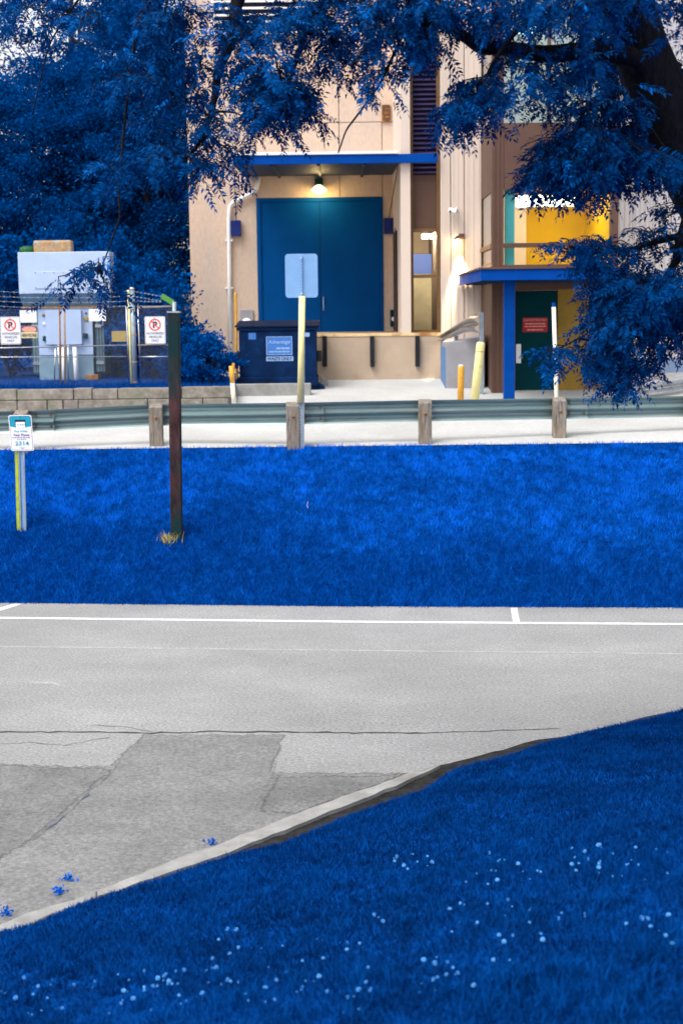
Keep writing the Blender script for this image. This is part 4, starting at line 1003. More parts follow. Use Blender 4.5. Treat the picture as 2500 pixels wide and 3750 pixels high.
for i in range(60):
    t = i/60; zz = z0+0.02+(d_-z0-0.04)*t; xx = x0+(x1-x0)*t
    if zz < c-0.02: hb.box(xx-0.006, xx+0.006, Ys-0.0215, Ys-0.0203, zz-0.006, zz+0.006)
    elif zz > c+0.05 and zz < d_-0.05: hb.box(xx-0.004, xx+0.004, Ys-0.002, Ys-0.0005, zz-0.005, zz+0.005)
hb.build('punched_holes', MT['void'], chn)
pz0, pz1 = PY(1100, 1474, Ys).z, PY(1106, 1084, Ys).z
MB().tube([(PY(1099, 1474, Ys).x, Ys-0.012, pz0), (PY(1107, 1084, Ys).x, Ys-0.012, pz1)], [0.044, 0.044], 16).build('sleeve', MT['yellow'], sg, smooth=True)
MB().prism(rrect(a, b, c, d_, 0.045), Ys+0.03, Ys+0.034).build('plate', MT['galvsign'], sg)
MB().box(PY(1101, 1010, Ys).x-0.014, PY(1101, 1010, Ys).x+0.022, Ys+0.0, Ys+0.029, c+0.03, d_-0.03).build('backing_channel', MT['galvsign'], sg)
for zz in (c+0.06, d_-0.06): MB().lathe((PY(1103, 1000, Ys).x, Ys+0.0, zz), [(0.010, 0), (0.010, 0.01)], 6, axis='y').build('bolt', MT['white'], sg)
# bare white sleeved post at the fourth guardrail post
pw = post_xy[7]; Yw = pw[1]+0.22
wp = thing('sleeved_post', (pw[0], Yw, 0), 'bare white sleeved post with blue cap behind the guardrail before the green door', 'post')
q0, q1 = PY(2036, 1455, Yw), PY(2026, 1124, Yw)
MB().tube([(q0.x, Yw, -0.1), q0, q1], 0.030, 14).build('sleeve', MT['whitepole'], wp, smooth=True)
q2 = PY(2026, 1108, Yw); MB().tube([q1, q2], 0.028, 10).build('cap', MT['bluetrim'], wp)
MB().tube([PY(2031, 1300, Yw), PY(2031, 1293, Yw)], 0.032, 12).build('band', MT['bluetrim'], wp)
# brown post on the bank
bb = bank(648, 1962); Yb = bb.y
bp_ = thing('brown_post', (bb.x, Yb, bb.z), 'tall dark brown square post standing on the grass bank', 'post')
tpt = PY(637, 1146, Yb)
h = Vector((tpt.x-bb.x, 0, tpt.z-bb.z)); mid = bb + h*0.47
MB().obox(bb + h*0.47, (0.072, 0, 0), (0, 0.07, 0), h*0.53).build('shaft', MT['brownpost'], bp_, bevel=0.014)
MB().obox(bb + h*1.004, (0.078, 0, 0), (0, 0.076, 0), h*0.004).build('cap', MT['galvpost'], bp_)
N = 110; pts = np.array([(bb.x-0.04+random.gauss(-0.05, 0.06), bb.y-0.09+random.gauss(-0.03, 0.04), 0) for _ in range(N)])
pts[:, 2] = [bank_z(x, y) for x, y, _ in pts]
tag(blades('dry_grass_tuft', pts, np.full(N, 0.09), 0.008, MT['drygrass'], 1.3), 'tuft of dry yellow grass at the foot of the brown post', 'grass', kind='stuff')
# pay by phone sign
ps = bank(86, 1945); Yp = ps.y
pg = thing('pay_sign', (ps.x, Yp, ps.z), 'white and teal pay by phone parking sign on a leaning steel channel post', 'sign')
pt = PY(75, 1535, Yp)
for dx, wv, m_ in ((-0.030, 0.010, 'galvpost'), (0.004, 0.020, 'galvsign'), (0.034, 0.010, 'galvpost')):
    h = Vector((pt.x-ps.x, 0, pt.z-ps.z)); MB().obox(ps + h*0.47 + Vector((dx, 0.02 if m_ == 'galvsign' else 0, 0)), (wv, 0, 0), (0, 0.012, 0), h*0.53).build('channel_post', MT[m_], pg)
h = Vector((pt.x-ps.x, 0, pt.z-ps.z))
MB().obox(ps + h*0.36 + Vector((-0.062, 0.012, 0)), (0.018, 0, 0), (0, 0.014, 0), h*0.36).build('yellow_fringe', MT['fringe'], pg)  # added strip, draws the yellow-green colour fringe left of the post
a, b, c, d_ = rect(Yp-0.03, 37, 1520, 121, 1651)
lean = (rect(Yp-0.03, 35, 1520, 117, 1651)[0]-a)*0
LEAN = 0.045
def lp_(poly, zc=(c+d_)/2): return [(x - (z-zc)*LEAN, z) for x, z in poly]
Y0 = Yp-0.034
MB().prism(lp_(rrect(a, b, c, d_, 0.022)), Y0, Y0+0.004).build('plate', MT['signwhite'], pg)
W_, H_ = b-a, d_-c
MB().add([(x, Y0-0.0015, z) for x, z in lp_(rrect(a+0.010, b-0.010, c+0.010, d_-0.010, 0.018))], [tuple(reversed(range(24)))]).build('border', MT['signpurple'], pg)
MB().add([(x, Y0-0.003, z) for x, z in lp_(rrect(a+0.015, b-0.015, c+0.015, d_-0.015, 0.016))], [tuple(reversed(range(24)))]).build('field', MT['signwhite'], pg)
MB().add([(x, Y0-0.0045, z) for x, z in lp_([(a+0.015, d_-H_*0.315), (a+W_*0.3, d_-H_*0.345), (b-W_*0.3, d_-H_*0.345), (b-0.015, d_-H_*0.315), (b-0.015, d_-0.03), (b-0.03, d_-0.015), (a+0.03, d_-0.015), (a+0.015, d_-0.03)])], [tuple(range(8))]).build('header', MT['signteal'], pg)
MB().add([(x, Y0-0.006, z) for x, z in lp_([(a+W_*0.27, d_-H_*0.33), (b-W_*0.27, d_-H_*0.33), (b-W_*0.27, d_-H_*0.13), (a+W_*0.27, d_-H_*0.13)])], [(0, 1, 2, 3)]).build('phone_icon', MT['signblack'], pg)
MB().add([(x, Y0-0.0075, z) for x, z in lp_([(a+W_*0.30, d_-H_*0.35), (b-W_*0.30, d_-H_*0.35), (b-W_*0.30, d_-H_*0.19), (a+W_*0.30, d_-H_*0.19)])], [(0, 1, 2, 3)]).build('phone_screen', MT['signwhite'], pg)
zc = (c+d_)/2
def ltxt(s, fz, fw, fh, m_, bold=0.02):
    z = d_ - H_*fz; return lettering(s, pg, (a+b)/2 - (z-zc)*LEAN, z, Y0-0.009, W_*fw, H_*fh, m_, bold=bold)
ltxt('Pay With', 0.455, 0.56, 0.07, MT['signteal']); ltxt('Your Phone', 0.55, 0.72, 0.07, MT['signpurple'])
ltxt('2314', 0.79, 0.60, 0.115, MT['signteal'], 0.015)
xm_ = (a+b)/2 
bars(pg, xm_-W_*0.40, xm_+W_*0.40, d_-H_*0.628, Y0-0.009, 0.008, MT['signpurple'], 7); bars(pg, xm_-W_*0.2, xm_+W_*0.22, d_-H_*0.68, Y0-0.009, 0.007, MT['signpurple'], 5)
bars(pg, xm_-W_*0.17, xm_+W_*0.17, d_-H_*0.27, Y0-0.009, 0.014, MT['signteal'], 5)
bars(pg, xm_-W_*0.1, xm_+W_*0.16, d_-H_*0.91, Y0-0.009, 0.008, MT['signteal'], 4)
for zz in (d_-0.022, c+0.035): MB().lathe(((a+b)/2-(zz-zc)*LEAN, Y0-0.004, zz), [(0.008, 0), (0.006, 0.006)], 8, axis='y').build('bolt', MT['galv'], pg)

# ------------------------------------------------------------------ raised bed edging, fence, transformer
YBW = 25.4; zb0 = zlot(YBW)-0.05
zt = PY(300, 1424, YBW).z; zmid = PY(300, 1464, YBW).z; zlow = PY(300, 1494, YBW).z
xe = PY(846, 1440, YBW).x
ew = thing('stone_edging', (PY(300, 1450, YBW).x, YBW, zb0), 'two-course grey stone edging wall below the chain-link enclosure', 'wall')
x = xe - 9.0
rowcuts = {0: [-1200, -600, -330, -200, 60, 268, 336, 430, 665, 845], 1: [-1200, -640, -380, -240, 62, 172, 230, 286, 540, 742, 838]}
for r_, cuts_ in rowcuts.items():
    for p, q in zip(cuts_, cuts_[1:]):
        yy = YBW + (0.0 if r_ == 1 else 0.05) + random.uniform(-0.012, 0.012)
        z_0, z_1 = (zlow-0.15, zmid-0.006) if r_ == 1 else (zmid, zt+random.uniform(-0.012, 0.008))
        xa, xb = PY(p, 1450, YBW).x+0.006, PY(q, 1450, YBW).x-0.006
        mb = MB()
        t = random.uniform(-0.01, 0.01)
        mb.add([(xa, yy, z_0), (xb, yy+t, z_0), (xb, yy+0.3, z_0), (xa, yy+0.3, z_0), (xa, yy+0.02, z_1), (xb, yy+0.02+t, z_1), (xb, yy+0.3, z_1), (xa, yy+0.3, z_1)],
               [(0,3,2,1),(4,5,6,7),(0,1,5,4),(1,2,6,5),(2,3,7,6),(3,0,4,7)])
        mb.build('stone', MT['stone'], ew, bevel=0.014)
# planting bed surface behind it
ZBED = zt - 0.02
xbl, xbr = xe-30, xe-0.02
bed = tag(MB().add([(xbl, YBW+0.2, ZBED), (xbr, YBW+0.2, ZBED), (xbr, 29, ZBED), (XL, 33.5, ZBED), (XL, 60, ZBED), (xbl, 60, ZBED)], [(0, 1, 2, 3, 4, 5)]).build('planting_bed', MT['turf']), kind='structure')
N = 9000; X = rng.uniform(xe-7, xe-0.05, N); Y = YBW+0.28+rng.uniform(0, 1, N)**2*5
tag(blades('bed_grass', np.stack([X, Y, np.full(N, ZBED-0.01)], -1), np.full(N, 0.09), 0.009, MT['grassl'], 0.9, None, False), 'rough blue grass along the top of the stone edging', 'grass', kind='stuff')
YFN = 27.4
def fx(px, py=1250): return PY(px, py, YFN).x
def fz(py, px=300): return PY(px, py, YFN).z
fe = thing('chain_link_fence', (fx(300), YFN, ZBED), 'chain-link enclosure fence with barbed wire strands in front of the transformer', 'fence')
fxl = fx(-420)
def pole(name, m_, px, y0, y1, r, par=fe, Y=YFN, n=8, px2=None):
    p, q = PY(px, y0, Y), PY(px2 if px2 else px, y1, Y)
    return MB().tube([p, q], r, n).build(name, MT[m_], par, smooth=True)
pole('post', 'galvpost', 484, 1060, 1416, 0.045, n=12, px2=496)
MB().lathe(PY(484, 1060, YFN), [(0.05, -0.01), (0.045, 0.025), (0.015, 0.045)], 10).build('post_cap', MT['galv'], fe, smooth=True)
for yy in (1106, 1186, 1226, 1325, 1400): 
    q = PY(486+(yy-1060)*0.03, yy, YFN); MB().tube([q+Vector((0,0,-0.012)), q+Vector((0,0,0.012))], 0.052, 12).build('clamp', MT['rustpole'], fe)
pole('gate_stile', 'yellow', 470, 1062, 1405, 0.020, px2=482)
pole('gate_stile', 'galv', 463, 1120, 1408, 0.012, px2=474)
pole('post', 'galv', 505, 1112, 1410, 0.012, px2=516)
pole('post', 'galvpost', 638, 1105, 1425, 0.040, n=12, px2=645)
# barbed wire arm
p0, p1 = PY(636, 1110, YFN), PY(592, 1084, YFN)
MB().obox((p0+p1)/2, (p1-p0)/2, (0, 0.012, 0), (0.02, 0, 0.045)).build('barb_arm', mat('green_metal', (0.10, 0.30, 0.06), 0.6), fe, bevel=0.004)
pole('gate_stile', 'rust', 219, 1130, 1410, 0.017, px2=224)
pole('gate_stile', 'rustpole', 236, 1075, 1408, 0.019, px2=240)
pole('post', 'galv', -60, 1120, 1412, 0.03)
pole('post', 'galvpost', -300, 1120, 1412, 0.03)
def rail(y_l, y_r, x_l, x_r, r, m_):
    p, q = PY(x_l, y_l, YFN), PY(x_r, y_r, YFN); MB().tube([p, q], r, 7).build('rail', MT[m_], fe, smooth=True)
rail(1126, 1122, 505, 628, 0.017, 'rustpole')
rail(1284, 1264, -420, 464, 0.012, 'galv'); rail(1264, 1262, 505, 640, 0.012, 'rustpole')
rail(1310, 1306, -420, 464, 0.010, 'galv'); rail(1307, 1306, 505, 640, 0.012, 'galv')
rail(1422, 1409, -420, 470, 0.016, 'galv'); 
for k, yy in enumerate((1066, 1084, 1102, 1120)):
    pts = [PY(x, yy + (6 if x in (100, 330) else 0) + (0.18*(x-484) if x > 490 else 0)*(1 if k < 2 else 0.2) - (0 if x > 0 else 6), YFN-0.05) for x in (-420, -180, 100, 330, 484, 592)]
    wr = MB(); wr.tube(pts, 0.0018, 4)
    for i in range(len(pts)-1):
        for t in np.arange(0.05, 1, 0.13):
            c_ = pts[i].lerp(pts[i+1], t); wr.tube([c_+Vector((-0.012, 0, -0.014)), c_+Vector((0.012, 0, 0.014))], 0.003, 3).tube([c_+Vector((0.012, 0, -0.014)), c_+Vector((-0.012, 0, 0.014))], 0.003, 3)
    wr.build('barbed_wire', MT['galvpost'], fe)
# woven wire, one part
wm = MB(); pitch = 0.056
def weave(x0, x1, z0, z1, Y):
    for s_ in (1, -1):
        k = -int((z1-z0)/pitch)-1
        while x0 + k*pitch < x1 + (z1-z0):
            if s_ == 1: xa, za = x0+k*pitch, z0
            else: xa, za = x0+k*pitch, z1
            ta = max(0, x0-xa); tb = min(z1-z0, x1-xa)
            if tb > ta + 0.01:
                pa_, pb_ = (xa+ta, za+s_*ta), (xa+tb, za+s_*tb)
                wd = 0.0006
                yy = Y + s_*0.002
                wm.add([(pa_[0]-wd, yy, pa_[1]+s_*wd), (pa_[0]+wd, yy, pa_[1]-s_*wd), (pb_[0]+wd, yy, pb_[1]-s_*wd), (pb_[0]-wd, yy, pb_[1]+s_*wd)], [(0, 1, 2, 3)])
            k += 1
weave(fxl, fx(222), fz(1410), fz(1128), YFN-0.02); weave(fx(236), fx(466), fz(1408), fz(1124), YFN-0.02); weave(fx(510), fx(640), fz(1408), fz(1122), YFN-0.02)
o = wm.build('woven_wire', MT['galvpost'], fe); o['kind'] = 'stuff'
# signs hung on the fence
def plate(name, label, x0, y0, x1, y1, m_='signwhite', r=0.025, dy=0.04):
    Y = YFN-dy; a, b, c, d_ = rect(Y, x0, y0, x1, y1)
    t = thing(name, ((a+b)/2, Y, (c+d_)/2), label, 'sign')
    MB().prism(rrect(a, b, c, d_, r, 4), Y, Y+0.004).build('plate', MT[m_], t)
    return t, a, b, c, d_, Y
for i, (x0, y0, x1, y1, lab) in enumerate(((2, 1160, 77, 1261, 'no parking authorized vehicles only sign beside the high voltage notice'), (531, 1159, 606, 1260, 'no parking authorized vehicles only sign between fence post and brown post'))):
    t, a, b, c, d_, Y = plate('no_parking_sign', lab, x0, y0, x1, y1)
    W_, H_ = b-a, d_-c
    MB().add([(x, Y-0.0015, z) for x, z in rrect(a+0.010, b-0.010, c+0.010, d_-0.010, 0.02, 4)], [tuple(reversed(range(20)))]).build('border', MT['signblack'], t)
    MB().add([(x, Y-0.003, z) for x, z in rrect(a+0.015, b-0.015, c+0.015, d_-0.015, 0.018, 4)], [tuple(reversed(range(20)))]).build('field', MT['signwhite'], t)
    cx_, cz_ = (a+b)/2, d_-H_*0.30; ro, ri = W_*0.295, W_*0.225
    lettering('P', t, cx_+0.004, cz_, Y-0.005, W_*0.22, H_*0.24, MT['signblack'], bold=0.05)
    ring = MB(); nn = 28
    ring.add([(cx_+rr*math.cos(2*math.pi*k/nn), Y-0.0065, cz_+rr*math.sin(2*math.pi*k/nn)) for rr in (ri, ro) for k in range(nn)], [(k, (k+1) % nn, nn+(k+1) % nn, nn+k) for k in range(nn)])
    s45 = 0.7071; hw = W_*0.028
    ring.add([(cx_+s45*(-ri-0.005)-hw*s45, Y-0.0066, cz_+s45*(ri+0.005)-hw*s45), (cx_+s45*(ri+0.005)-hw*s45, Y-0.0066, cz_-s45*(ri+0.005)-hw*s45), (cx_+s45*(ri+0.005)+hw*s45, Y-0.0066, cz_-s45*(ri+0.005)+hw*s45), (cx_-s45*(ri+0.005)+hw*s45, Y-0.0066, cz_+s45*(ri+0.005)+hw*s45)], [(0, 1, 2, 3)])
    ring.build('prohibition_ring', MT['signred'], t)
    lettering('AUTHORIZED', t, cx_, d_-H_*0.61, Y-0.005, W_*0.84, H_*0.085, MT['signblack'])
    lettering('VEHICLES', t, cx_, d_-H_*0.74, Y-0.005, W_*0.64, H_*0.085, MT['signblack'])
    lettering('ONLY', t, cx_, d_-H_*0.87, Y-0.005, W_*0.36, H_*0.085, MT['signblack'])
    MB().lathe((cx_, Y-0.004, d_-0.03), [(0.010, 0), (0.007, 0.006)], 8, axis='y').build('bolt', MT['rust'], t)
t, a, b, c, d_, Y = plate('high_voltage_sign', 'cream high voltage warning sign with salmon oval on the fence', 79, 1194, 138, 1238, 'signcream', 0.008, 0.03)
cx_, cz_ = (a+b)/2, d_-(d_-c)*0.28
MB().add([(a+0.004, Y-0.0015, d_-(d_-c)*0.5), (b-0.004, Y-0.0015, d_-(d_-c)*0.5), (b-0.004, Y-0.0015, d_-0.004), (a+0.004, Y-0.0015, d_-0.004)], [(0, 1, 2, 3)]).build('black_field', MT['signpurple'], t)
MB().add([(cx_+(b-a)*0.45*math.copysign(abs(math.cos(k*math.pi/14))**0.6, math.cos(k*math.pi/14)), Y-0.003, cz_+(d_-c)*0.22*math.sin(k*math.pi/14)) for k in range(28)], [tuple(range(28))]).build('oval', MT['signpink'], t)
lettering('HIGH VOLTAGE', t, cx_, c+(d_-c)*0.24, Y-0.004, (b-a)*0.9, (d_-c)*0.30, MT['signblack'], bold=0.03)
for x0, y0, x1, y1, lab in ((74, 1136, 135, 1181, 'plain white notice plate above the high voltage sign'), (326, 1131, 388, 1176, 'plain white notice plate on the gate right of the cabinet doors')):
    t, a, b, c, d_, Y = plate('notice_plate', lab, x0, y0, x1, y1, 'signwhite', 0.008, 0.03)
    bars(t, (a+b)/2-0.03, (a+b)/2+0.04, d_-0.05, Y-0.003, 0.03, MT['decal_line'], 3)
plate('tan_plate', 'small plain tan plate hung on the gate left of the thick fence post', 410, 1212, 463, 1251, 'signtan', 0.008, -0.02)
# transformer
YT = 29.6
def tx(px, py=1100): return PY(px, py, YT).x
def tz_(py, px=240): return PY(px, py, YT).z
tr = thing('transformer', (tx(240), YT, ZBED), 'pale blue-grey electrical transformer cabinet with side radiators behind the chain-link fence', 'transformer')
a, b, c, d_ = rect(YT-0.15, 68, 922, 403, 1075)
ub = MB().prism([(a, c), (b, c), (b, d_), (a, d_)], YT-0.15, YT+0.42).build('upper_box', MT['cabinet'], tr, bevel=0.012)
zz = tz_(1122)
MB().add([(a, YT-0.15, c-0.002), (b, YT-0.15, c-0.002), (b-0.03, YT+0.05, zz), (a+0.03, YT+0.05, zz), (a, YT+0.42, c-0.002), (b, YT+0.42, c-0.002), (b-0.03, YT+0.42, zz), (a+0.03, YT+0.42, zz)], [(0, 1, 2, 3)[::-1], (0, 4, 7, 3), (1, 2, 6, 5), (2, 3, 7, 6), (4, 5, 6, 7)]).build('lower_skirt', MT['cabinet2'], tr)
box('rust_strip', MT['rust'], tr, a, b-0.02, YT-0.0, YT+0.045, zz-0.03, zz+0.005)
u0, u1, v0, v1 = rect(YT-0.15, 128, 994, 340, 1056)
ap = box('access_panel', MT['cabinet'], ub, u0, u1, YT-0.164, YT-0.151, v0, v1, 0.004)
for k in range(7):
    xx = u0+0.02+(u1-u0-0.04)*k/6
    for zq in (v0+0.02, v1-0.02): MB().lathe((xx, YT-0.164, zq), [(0.011, 0), (0.008, 0.008)], 6, axis='y').build('bolt', MT['rust'], ap)
a2, b2, c2, d2 = rect(YT, 140, 1128, 340, 1404)
zbase = ZBED-0.05
lb = MB().prism([(a2, zbase), (b2, zbase), (b2, zz-0.031), (a2, zz-0.031)], YT+0.05, YT+1.0).build('lower_cabinet', MT['cabinet2'], tr, bevel=0.01)
u0, u1, v0, v1 = rect(YT, 141, 1128, 339, 1300)
box('front_plate', MT['cabinet'], lb, u0, u1, YT+0.035, YT+0.049, v0, zz-0.035, 0.004)
u0, u1, v0, v1 = rect(YT, 170, 1130, 301, 1262)
dd = box('cabinet_door', MT['cabinet'], lb, u0, u1, YT-0.06, YT+0.033, v0, v1-0.03, 0.008)
for (gx, gy, gr_, m_) in ((316, 1168, 0.05, 'signtan'), (162, 1186, 0.035, 'signwhite'), (160, 1155, 0.03, 'rust'), (315, 1147, 0.02, 'signblack')):
    q = PY(gx, gy, YT); MB().lathe((q.x, YT+0.034, q.z), [(gr_, 0), (gr_, 0.02), (gr_*0.7, 0.03)], 12, axis='y').build('gauge', MT[m_], lb)
for (gx, gy) in ((166, 1240), (314, 1230)):
    q = PY(gx, gy, YT); box('valve', MT['greendoor'], lb, q.x-0.04, q.x+0.04, YT-0.04, YT+0.034, q.z-0.05, q.z+0.05, 0.01)
for s0, s1 in ((108, 138), (342, 374)):
    n_ = 6
    rd = box('radiator', MT['radiator'], tr, tx(s0), tx(s1), YT+0.25, YT+0.85, ZBED+0.1, tz_(1130), 0.006)
    for k in range(n_):
        xx = tx(s0)+(tx(s1)-tx(s0))*(k+0.5)/n_
        box('fin', MT['galvpost' if k % 2 else 'radiator'], rd, xx-0.008, xx+0.008, YT+0.10, YT+0.249, ZBED+0.15, tz_(1140))
    for yy in (1195, 1330): box('header_pipe', MT['galv'], rd, tx(s0)+0.01, tx(s1)-0.01, YT+0.06, YT+0.098, tz_(yy)-0.03, tz_(yy)+0.03)
for (x0, y0, x1, y1, r_) in ((274, 1268, 282, 1412, 0.045), (233, 1270, 234, 1412, 0.035), (204, 1275, 200, 1400, 0.012), (250, 1262, 251, 1395, 0.012), (214, 1262, 220, 1405, 0.012)):
    p, q = PY(x0, y0, YT-0.1), PY(x1, y1, YT-0.1); q.z = min(q.z, ZBED); MB().tube([q, p], r_, 10).build('conduit', MT['white'] if r_ > 0.02 else MT['galv'], tr, smooth=True)
u0, u1, v0, v1 = rect(YT-0.1, 318, 1372, 362, 1404); box('ground_box', MT['rust'], tr, u0, u1, YT-0.15, YT+0.0, ZBED-0.02, v1, 0.01)
u0, u1, v0, v1 = rect(YT+0.8, 148, 886, 284, 920); 
box('top_tank', MT['rustpole'], tr, u0, u1, YT+0.1, YT+0.38, d_-0.01, v1, 0.04)
u0, u1, v0, v1 = rect(YT+0.8, 92, 884, 146, 922); MB().lathe(((u0+u1)/2+0.02, YT+0.22, d_-0.01), [(0.16, 0), (0.16, 0.07), (0.14, 0.12), (0.06, 0.14)], 14).build('bushing', mat('green_paint', (0.02, 0.12, 0.03), 0.5), tr, smooth=True)

# ------------------------------------------------------------------ vegetation helpers
def rand_rot(n, rg=rng):
    q = rg.normal(size=(n, 4)); q /= np.linalg.norm(q, axis=1)[:, None]
    w_, x, y, z = q.T
    return np.stack([np.stack([1-2*(y*y+z*z), 2*(x*y-z*w_), 2*(x*z+y*w_)], -1), np.stack([2*(x*y+z*w_), 1-2*(x*x+z*z), 2*(y*z-x*w_)], -1), np.stack([2*(x*z-y*w_), 2*(y*z+x*w_), 1-2*(x*x+y*y)], -1)], 1)
LEAFT = np.array([(0, 0, 0), (0.5, 0.24, 0.05), (1, 0, 0), (0.5, -0.24, 0.05)])
def leaf_cloud(name, C, size, mat_, parent, tint):
    n = len(C); Rm = rand_rot(n); s_ = size*rng.uniform(0.6, 1.35, n)
    V = np.einsum('nij,kj->nki', Rm, LEAFT)*s_[:, None, None] + C[:, None, :]
    b = np.arange(n)[:, None]*4
    return npmesh(name, V.reshape(-1, 3), b+np.array([[0, 1, 2, 3]]), mat_, parent, np.repeat(tint, 4))
def bushy(name, label, base, h0, h1, rx, ry, nclump, per, size, m_, cat='tree', group=None, trunk=True, csize=0.42, gap=0.0, top=0.75):
    base = Vector(base); t = thing(name, base, label, cat, group)
    C = []; T = []
    cen = np.array([base.x, base.y, base.z + (h0+h1)/2]); hz_ = (h1-h0)/2
    anchors = []
    for i in range(nclump):
        v = rng.normal(size=3); v /= np.linalg.norm(v); r = rng.uniform(0.25, 1)**0.45
        f_ = 1.0 - 0.25*max(0, v[2]) 
        wob = 1 + 0.18*math.sin(3*math.atan2(v[1], v[0])+i % 3)
        c = cen + np.array([v[0]*rx*f_*wob, v[1]*ry*f_, v[2]*hz_])*r
        anchors.append(c)
        cs = csize*rng.uniform(0.6, 1.35)
        k = int(per*rng.uniform(0.6, 1.3))
        pts = rng.normal(size=(k, 3))*np.array([cs, cs, cs*0.55])*0.55
        C.append(c+pts); bt = rng.uniform(0.25, 0.60)
        T.append(np.clip(bt + pts[:, 2]/cs*0.25 + rng.normal(0, 0.12, k), 0, 1))
    C = np.concatenate(C); T = np.concatenate(T)
    ok = C[:, 2] > base.z+0.03
    cr = leaf_cloud('crown', C[ok], size, m_, t, T[ok]); cr['kind'] = 'stuff'
    if trunk:
        tb = MB(); hb = base.z+h0+(h1-h0)*0.45
        pts = [base+Vector((0, 0, -0.2)), base+Vector((0.05, 0, (hb-base.z)*0.5)), Vector((base.x-0.05, base.y, hb)), Vector((base.x+0.1, base.y, base.z+h1*0.85))]
        r0 = 0.05*(h1**0.75)*0.6
        tb.tube(pts, [r0, r0*0.8, r0*0.55, r0*0.15], 8).build('trunk', MT['barkb'], t, smooth=True)
        lb_ = MB()
        for c in anchors[::max(1, nclump//16)]:
            c = Vector(c); s_ = pts[1].lerp(pts[3], random.uniform(0.1, 0.8)); m2 = s_.lerp(c, 0.5)+Vector((0, 0, 0.15))
            lb_.tube([s_, m2, c], [r0*0.3, r0*0.2, r0*0.06], 5)
        lb_.build('limbs', MT['barkb'], t, smooth=True)
    else:
        for c in anchors[::max(1, nclump//7)]:
            MB().tube([base, base.lerp(Vector(c), 0.5)+Vector((0, 0, 0.1)), Vector(c)], [0.025, 0.018, 0.006], 5).build('stem', MT['barkb'], t)
    return t
G = 'trees behind the transformer enclosure'
def at(px, Y): return (PY(px, 1300, Y).x, Y, ZBED)
bushy('broadleaf_tree', 'broad dark blue tree directly behind the transformer', at(230, 35.5), 0.9, 7.3, 2.9, 2.0, 380, 330, 0.082, MT['treeleaf'], group=G)
bushy('broadleaf_tree', 'dark blue tree hugging the left corner of the tan dock building', at(560, 35.2), 0.6, 8.8, 1.85, 1.6, 330, 320, 0.080, MT['treeleaf'], group=G)
bushy('broadleaf_tree', 'tall blue tree furthest behind the enclosure with sky gaps in its crown', at(300, 41), 2.5, 12.5, 3.4, 2.0, 190, 250, 0.110, MT['treeleaf'], group=G)
bushy('broadleaf_tree', 'wide blue tree behind the stone edging beyond the high voltage sign', at(-120, 34.5), 0.6, 6.9, 2.5, 1.8, 320, 320, 0.082, MT['treeleaf'], group=G)
bushy('broadleaf_tree', 'tall narrow blue tree behind the no parking sign next to the corner', at(600, 39), 2.0, 12.5, 2.3, 1.6, 250, 270, 0.105, MT['treeleaf'], group=G)
G2 = 'shrubs behind the chain-link fence'
for px_, Y_, h_, r_, lab in ((560, 30.0, 2.2, 0.95, 'tall dark shrub behind the fence between brown post and dock wall'), (430, 31.5, 3.0, 1.1, 'dark shrub behind the fence beside the small tan plate'), (40, 31.5, 2.9, 1.3, 'dark shrub behind the fence left of the transformer'), (-250, 30.5, 2.5, 1.2, 'dark shrub behind the far end of the fence'), (250, 32.5, 3.4, 1.3, 'dark shrub crowding the back of the transformer')):
    bushy('shrub', lab, at(px_, Y_), 0.05, h_, r_, 0.7, 110, 90, 0.10, MT['shrubleaf'], 'shrub', G2, False, 0.3)
bushy('shrub', 'low dark shrub between the stone edging and the dumpster', at(765, 27.4), 0.0, 0.85, 0.48, 0.5, 60, 90, 0.075, MT['shrubleaf'], 'shrub', G2, False, 0.17)
bushy('shrub', 'low dark shrub against the foot of the brown post fence end', at(690, 28.4), 0.0, 1.0, 0.55, 0.6, 60, 90, 0.08, MT['shrubleaf'], 'shrub', G2, False, 0.2)

